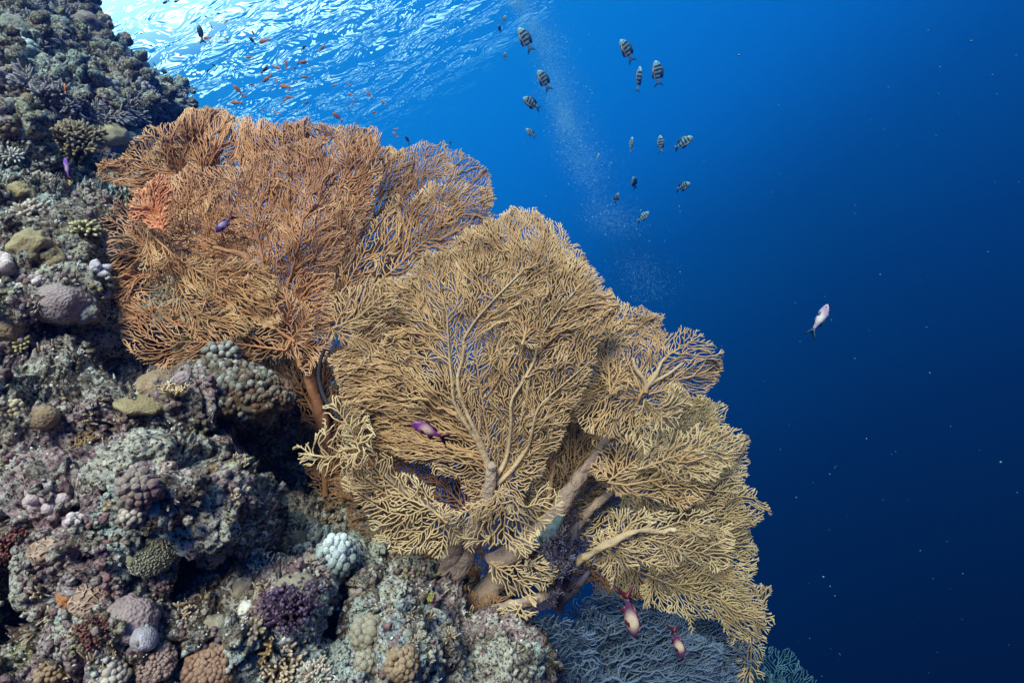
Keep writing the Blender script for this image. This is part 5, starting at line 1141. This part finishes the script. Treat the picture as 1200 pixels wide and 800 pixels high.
# striped damselfish
m_serg = fish_mat('striped_scales', (.025, .035, .06), (.22, .36, .46)); 
m, nt, b = m_serg, m_serg.node_tree, m_serg.node_tree.nodes['Principled BSDF']
SP = [(0, -.0, -.05), (.05, .08, -.10), (.15, .18, -.17), (.3, .26, -.23), (.5, .27, -.25), (.7, .20, -.19), (.88, .09, -.08), (1, .07, -.06)]
SW = [(0, .015), (.1, .07), (.3, .11), (.55, .10), (.85, .04), (1, .015)]
m_belly = fish_mat('pinkish_belly', (.30, .19, .22), (.5, .36, .38))
def damsel(px, py, d, Lpx, head, dorsal, label, cat='fish', group=None):
    L = Lpx * d / F * .74
    root = bpy.data.objects.new('striped_damselfish', None); C.objects.link(root); root.matrix_world = fish_frame(px, py, d, head, dorsal); root.empty_display_size = .01
    tag(root, label, 'fish', group)
    def st(t, v): return 0. if (abs((t * 5.2 + .1 * v) % 1 - .5) < .24 and t > .12) else 1.
    def pt(mb, name, mat): o = mb.build(name, mat); o.parent = root; return o
    pt(body_mesh(L, SP, SW, st, nseg=36), 'body', m_serg)
    pt(body_mesh(L, [(t, a * 0 + b_ * .45, b_ * 1.025) for t, a, b_ in SP if t < .75], [(t, w * .93) for t, w in SW], lambda t, v: 1 - v * .8, nseg=18), 'belly', m_belly).scale = (.72, 1, 1)
    pt(fin(L, [(-.47, .06), (-.62, .16), (-.80, .26), (-.68, .06), (-.66, 0), (-.68, -.05), (-.80, -.24), (-.62, -.15), (-.47, -.05)], th=.008), 'tail_fin', m_bluefin)
    pt(fin(L, [(.22, .22), (.15, .32), (-.1, .34), (-.30, .30), (-.42, .22), (-.36, .12), (0, .22)], th=.008), 'dorsal_fin', m_bluefin)
    pt(fin(L, [(-.02, -.20), (-.15, -.30), (-.32, -.28), (-.36, -.10), (-.2, -.14)], th=.008), 'anal_fin', m_bluefin)
    for s_ in (1, -1):
        mb = MB(); blob(mb, (.37 * L, s_ * .062 * L, .05 * L), (.03 * L, .02 * L, .03 * L), 1); pt(mb, 'eye', m_eye)
for px, py, d, L, h, u, lab in [
    (614, 44, 3.0, 32, (-.5, .78, .3), (.75, .6, .2), 'striped damselfish topmost in the left trio beside the bubble stream'),
    (636, 92, 3.0, 28, (-.5, .75, .35), (.75, .6, .2), 'striped damselfish in the middle of the left trio beside the bubble stream'),
    (621, 120, 2.9, 27, (-.8, .35, .45), (.4, .9, .1), 'plump striped damselfish lowest in the left trio, left of the bubble stream'),
    (733, 57, 3.1, 31, (-.55, .75, .35), (.75, .6, .1), 'striped damselfish at the top right of the bubble stream, tail to lower right'),
    (749, 90, 3.1, 30, (.0, .85, .5), (.25, -.1, 1), 'pinkish damselfish seen from the front, upright between two striped ones'),
    (770, 83, 3.2, 30, (-.2, .9, .35), (.95, .2, .35), 'slim striped damselfish swimming upward at the right of the upright pinkish one'),
    (740, 168, 3.6, 20, (.1, .95, .2), (.3, -.1, 1), 'small thin damselfish seen edge on, left of the two by the middle'),
    (774, 167, 3.5, 22, (-.1, .95, .2), (.6, .1, .8), 'small greyish damselfish upright just left of the right facing striped one'),
    (803, 166, 3.1, 26, (.75, .45, .4), (-.5, .85, .2), 'striped damselfish facing right, uppermost of the two at the far right'),
    (802, 218, 3.3, 22, (.6, .2, .75), (-.3, .9, .2), 'striped damselfish with spread fins below the right facing one'),
    (743, 213, 3.6, 19, (-.3, .6, .7), (.5, .8, .1), 'small dark damselfish below the thin edge on one'),
    (723, 231, 3.8, 14, (.2, .7, .5), (-.6, .6, .3), 'tiny dark damselfish lower left in the loose group'),
    (755, 253, 3.6, 19, (.7, .6, .2), (-.6, .75, .1), 'dark damselfish lowest of the loose group right of the bubbles'),
    (621, 155, 3.9, 16, (-.7, .6, .2), (.6, .75, .1), 'tiny pale striped damselfish below the plump one'),
    (585, 33, 3.4, 11, (-.4, .4, .8), (.3, .9, .0), 'tiny pale lilac fish left of the topmost striped damselfish'),
    (591, 22, 3.6, 10, (.5, .8, .2), (-.7, .6, .1), 'tiny pale fish at the top edge above the lilac one'),
    (592, 65, 3.6, 9, (.1, .9, .2), (-.9, .1, .3), 'tiny dark fish seen edge on left of the bubble stream'),
    (701, 183, 4.2, 11, (.4, .9, .1), (.3, -.2, .9), 'tiny slender fish in open water right of the bubble stream'),
]: damsel(px, py, d, L, h, u, lab)

# the small school, single meshes (too small for parts)
def small_fish(mat):
    L = 1.; mb = body_mesh(L, AP, AW, lambda t, v: v, nseg=10, sides=8)
    for p, t in (([(-.47, .04), (-.70, .20), (-.82, .24), (-.66, 0), (-.82, -.24), (-.70, -.19), (-.47, -.035)], 0), ([(.22, .12), (.12, .22), (-.25, .19), (-.36, .10), (0, .12)], 1), ([(-.05, -.1), (-.2, -.2), (-.3, -.08)], 0)):
        g = fin(L, p, th=.012); mb.add(g.v[0], g.q3[0], g.q4[0], t)
    for s_ in (1, -1): blob(mb, (.4, s_ * .045, .03), (.03, .015, .03), 1, tint=0.)
    return mb
m_small = fish_mat('orange_brown_scales', (.58, .20, .10), (.34, .13, .08), .05); m_dark = fish_mat('dark_blue_grey_scales', (.03, .045, .07), (.02, .03, .05), .05)
m_or2 = fish_mat('vivid_orange_scales', (.85, .26, .08), (.75, .2, .06), .05)
sf = small_fish(m_small).build('school_fish', m_small); df = small_fish(m_dark).build('dark_fish', m_dark); of = small_fish(m_or2).build('orange_fish', m_or2)
used = set()
def put(src, px, py, d, Lpx, head, dorsal, label, group=None):
    o = src if src.name not in used else src.copy()
    if o is not src: C.objects.link(o)
    used.add(src.name)
    M = fish_frame(px, py, d, head, dorsal) @ Matrix.Scale(Lpx * d / F * .78, 4); o.matrix_world = M
    tag(o, label, 'fish', group); return o
Z3 = 1200 / 340 
school = [(75,70,6),(128,58,7),(162,88,9),(77,158,14),(97,110,7),(162,165,9),(93,183,6),(133,152,5),(270,137,9),(313,170,18),(253,238,11),(147,275,6),(290,262,5),(320,287,16),(372,280,15),(406,262,15),(442,282,7),(478,258,15),(557,198,12),(503,272,5),
 (325,328,17),(368,335,14),(398,358,20),(418,372,8),(484,320,12),(592,318,7),(604,355,9),(450,340,8),(664,348,8),(672,390,10),(748,390,12),(712,375,7),(688,420,9),(676,440,11),(808,425,8),(772,467,8),(492,425,9),(418,403,14),(402,415,10),(262,350,8),(342,370,5),
 (205,370,18),(238,400,7),(197,425,18),(307,455,7),(360,463,10),(382,473,8),(452,462,6),(437,497,9),(400,508,10),(317,497,9),(616,480,18),(858,535,8),(856,555,10)]
rnd = random.Random(3)
for zx, zy, L in school:
    px = 220 + zx / Z3; py = zy / Z3; L = L * .84; a = rnd.gauss(-.45, .5); sg = -1 if rnd.random() < .75 else 1
    d = rnd.uniform(2.6, 3.6) if L > 8 else rnd.uniform(3.4, 4.6)
    put(sf, px, py, d, L, (sg * math.cos(a), -sg * math.sin(a) * sg, rnd.uniform(-.4, .5)), (.3, .9, .3), 'small orange brown fish in the school between the orange fan and the bright surface', 'small orange brown fish schooling below the surface')
darks = [(185, 18, 6), (412, 8, 10), (518, 88, 3), (553, 105, 3), (505, 157, 3), (525, 140, 3), (552, 173, 4), (663, 158, 3.5), (623, 187, 4), (706, 215, 4), (724, 303, 6), (632, 280, 3), (775, 12, 9), (825, 8, 8), (510, 220, 9), (765, 430, 3), (793, 435, 3), (975, 333, 6), (1000, 306, 6), (875, 463, 4), (90, 62, 6), (345, 218, 7)]
for zx, zy, L in darks:
    a = rnd.uniform(-1, 1); put(df, zx / 4, zy / 4, rnd.uniform(2.8, 3.3) if zx / 4 < 110 and zy > 50 else 3.2, L * 1., (math.cos(a) * rnd.choice((1, -1)), math.sin(a), rnd.uniform(-.3, .3)), (.3, .9, .3), 'tiny dark fish silhouetted near the upper reef under the bright surface', 'tiny dark fish by the upper reef')
put(df, 235, 38, 2.9, 20, (-.15, .95, .2), (-.9, -.1, .3), 'larger dark fish swimming upright in the school under the bright surface')
put(df, 356, 56, 3.2, 9, (.7, .5, .2), (-.4, .8, .3), 'dark fish with spread fins above the middle of the school')
put(df, 295, 47, 3.2, 11, (-.6, .6, .2), (.4, .8, .3), 'dark fish in the school just left of an orange brown one')
put(df, 477, 163, 3.2, 11, (-.4, .7, .2), (.6, .6, .3), 'dark fish just above the pinkish fan tips at the right end of the school')
put(df, 528, 167, 3.6, 6, (.2, .9, .2), (.9, .1, .3), 'small dark fish right above the rim of the pinkish brown fan')
put(of, 76, 102, 2.0, 11, (.1, .95, .2), (.9, 0, .4), 'vivid orange fish at the round grey green coral head')
put(of, 39, 124, 2.0, 9, (.5, .3, .7), (.1, .9, .1), 'small peach orange fish in a dark hollow of the upper left reef')

# ------------------------------------------------------------------ bubbles and drifting specks
m, nt, b = newmat('air_bubble'); b.inputs['Base Color'].default_value = (.26, .58, .85, 1); b.inputs['Roughness'].default_value = .3
rnd = random.Random(9); mb = MB(); v1, f1 = ico(1)
octv = np.array([(1, 0, 0), (-1, 0, 0), (0, 1, 0), (0, -1, 0), (0, 0, 1), (0, 0, -1)], float); octf = np.array([(0, 2, 4), (2, 1, 4), (1, 3, 4), (3, 0, 4), (2, 0, 5), (1, 2, 5), (3, 1, 5), (0, 3, 5)])
path = [(585, -20), (612, 10), (640, 60), (655, 120), (668, 160), (690, 215), (720, 270), (750, 320), (765, 350)]
for k in range(50000):
    t = rnd.random() * (len(path) - 1.02) ; i0 = int(t); u = t - i0; x = path[i0][0] * (1 - u) + path[i0 + 1][0] * u; y = path[i0][1] * (1 - u) + path[i0 + 1][1] * u
    w_ = 7 + 6 * noise.noise(Vector((y / 40, 1, 2))) + y * .03; big_ = rnd.random() < .012
    dens = .55 + .9 * noise.noise(Vector((y / 30, 4, 1))) + (.4 if y < 190 else -.15)
    if rnd.random() > dens or (y > 275 and rnd.random() < .75): continue
    x += rnd.gauss(0, 1) * w_ * (1.6 if big_ else 1) + (rnd.random() < .22) * abs(rnd.gauss(0, 20)); y += rnd.gauss(0, 6)
    d = 4.6 + rnd.gauss(0, .25); r = (rnd.uniform(.35, .95) if big_ else rnd.uniform(.12, .28)) * d / F
    c = np.array(P(x, y, d)); mb.add(octv * r + c if not big_ else v1 * np.array((r, r, r * .7)) + c, octf if not big_ else f1)
for k in range(2600):     # a second exhaled cloud under the surface
    x = rnd.gauss(425, 28); y = rnd.gauss(25, 22); d = 6.0 + rnd.gauss(0, .2); r = rnd.uniform(.12, .35) * d / F
    mb.add(octv * r + np.array(P(x, y, d)), octf)
for k in range(150):
    x = rnd.gauss(738, 16); y = rnd.gauss(310, 34); d = 5; r = rnd.uniform(.10, .24) * d / F
    mb.add(octv * r + np.array(P(x, y, d)), octf)
tag(mb.build('bubbles', m), kind='stuff')
m, nt, b = newmat('plankton'); b.inputs['Base Color'].default_value = (.07, .16, .26, 1)
mb = MB()
for k in range(420):
    x = rnd.uniform(560, 1200); y = rnd.uniform(0, 800); d = rnd.uniform(.8, 3.5); r = rnd.choice((.2, .25, .3, .3, .35, .4, .5, .6, .9)) * d / F
    if rnd.random() < .04: r *= 1.8
    mb.add(v1 * r * np.array((1, rnd.uniform(.6, 1), rnd.uniform(.6, 1))) + np.array(P(x, y, d)), f1)
tag(mb.build('drifting_plankton', m), kind='stuff')
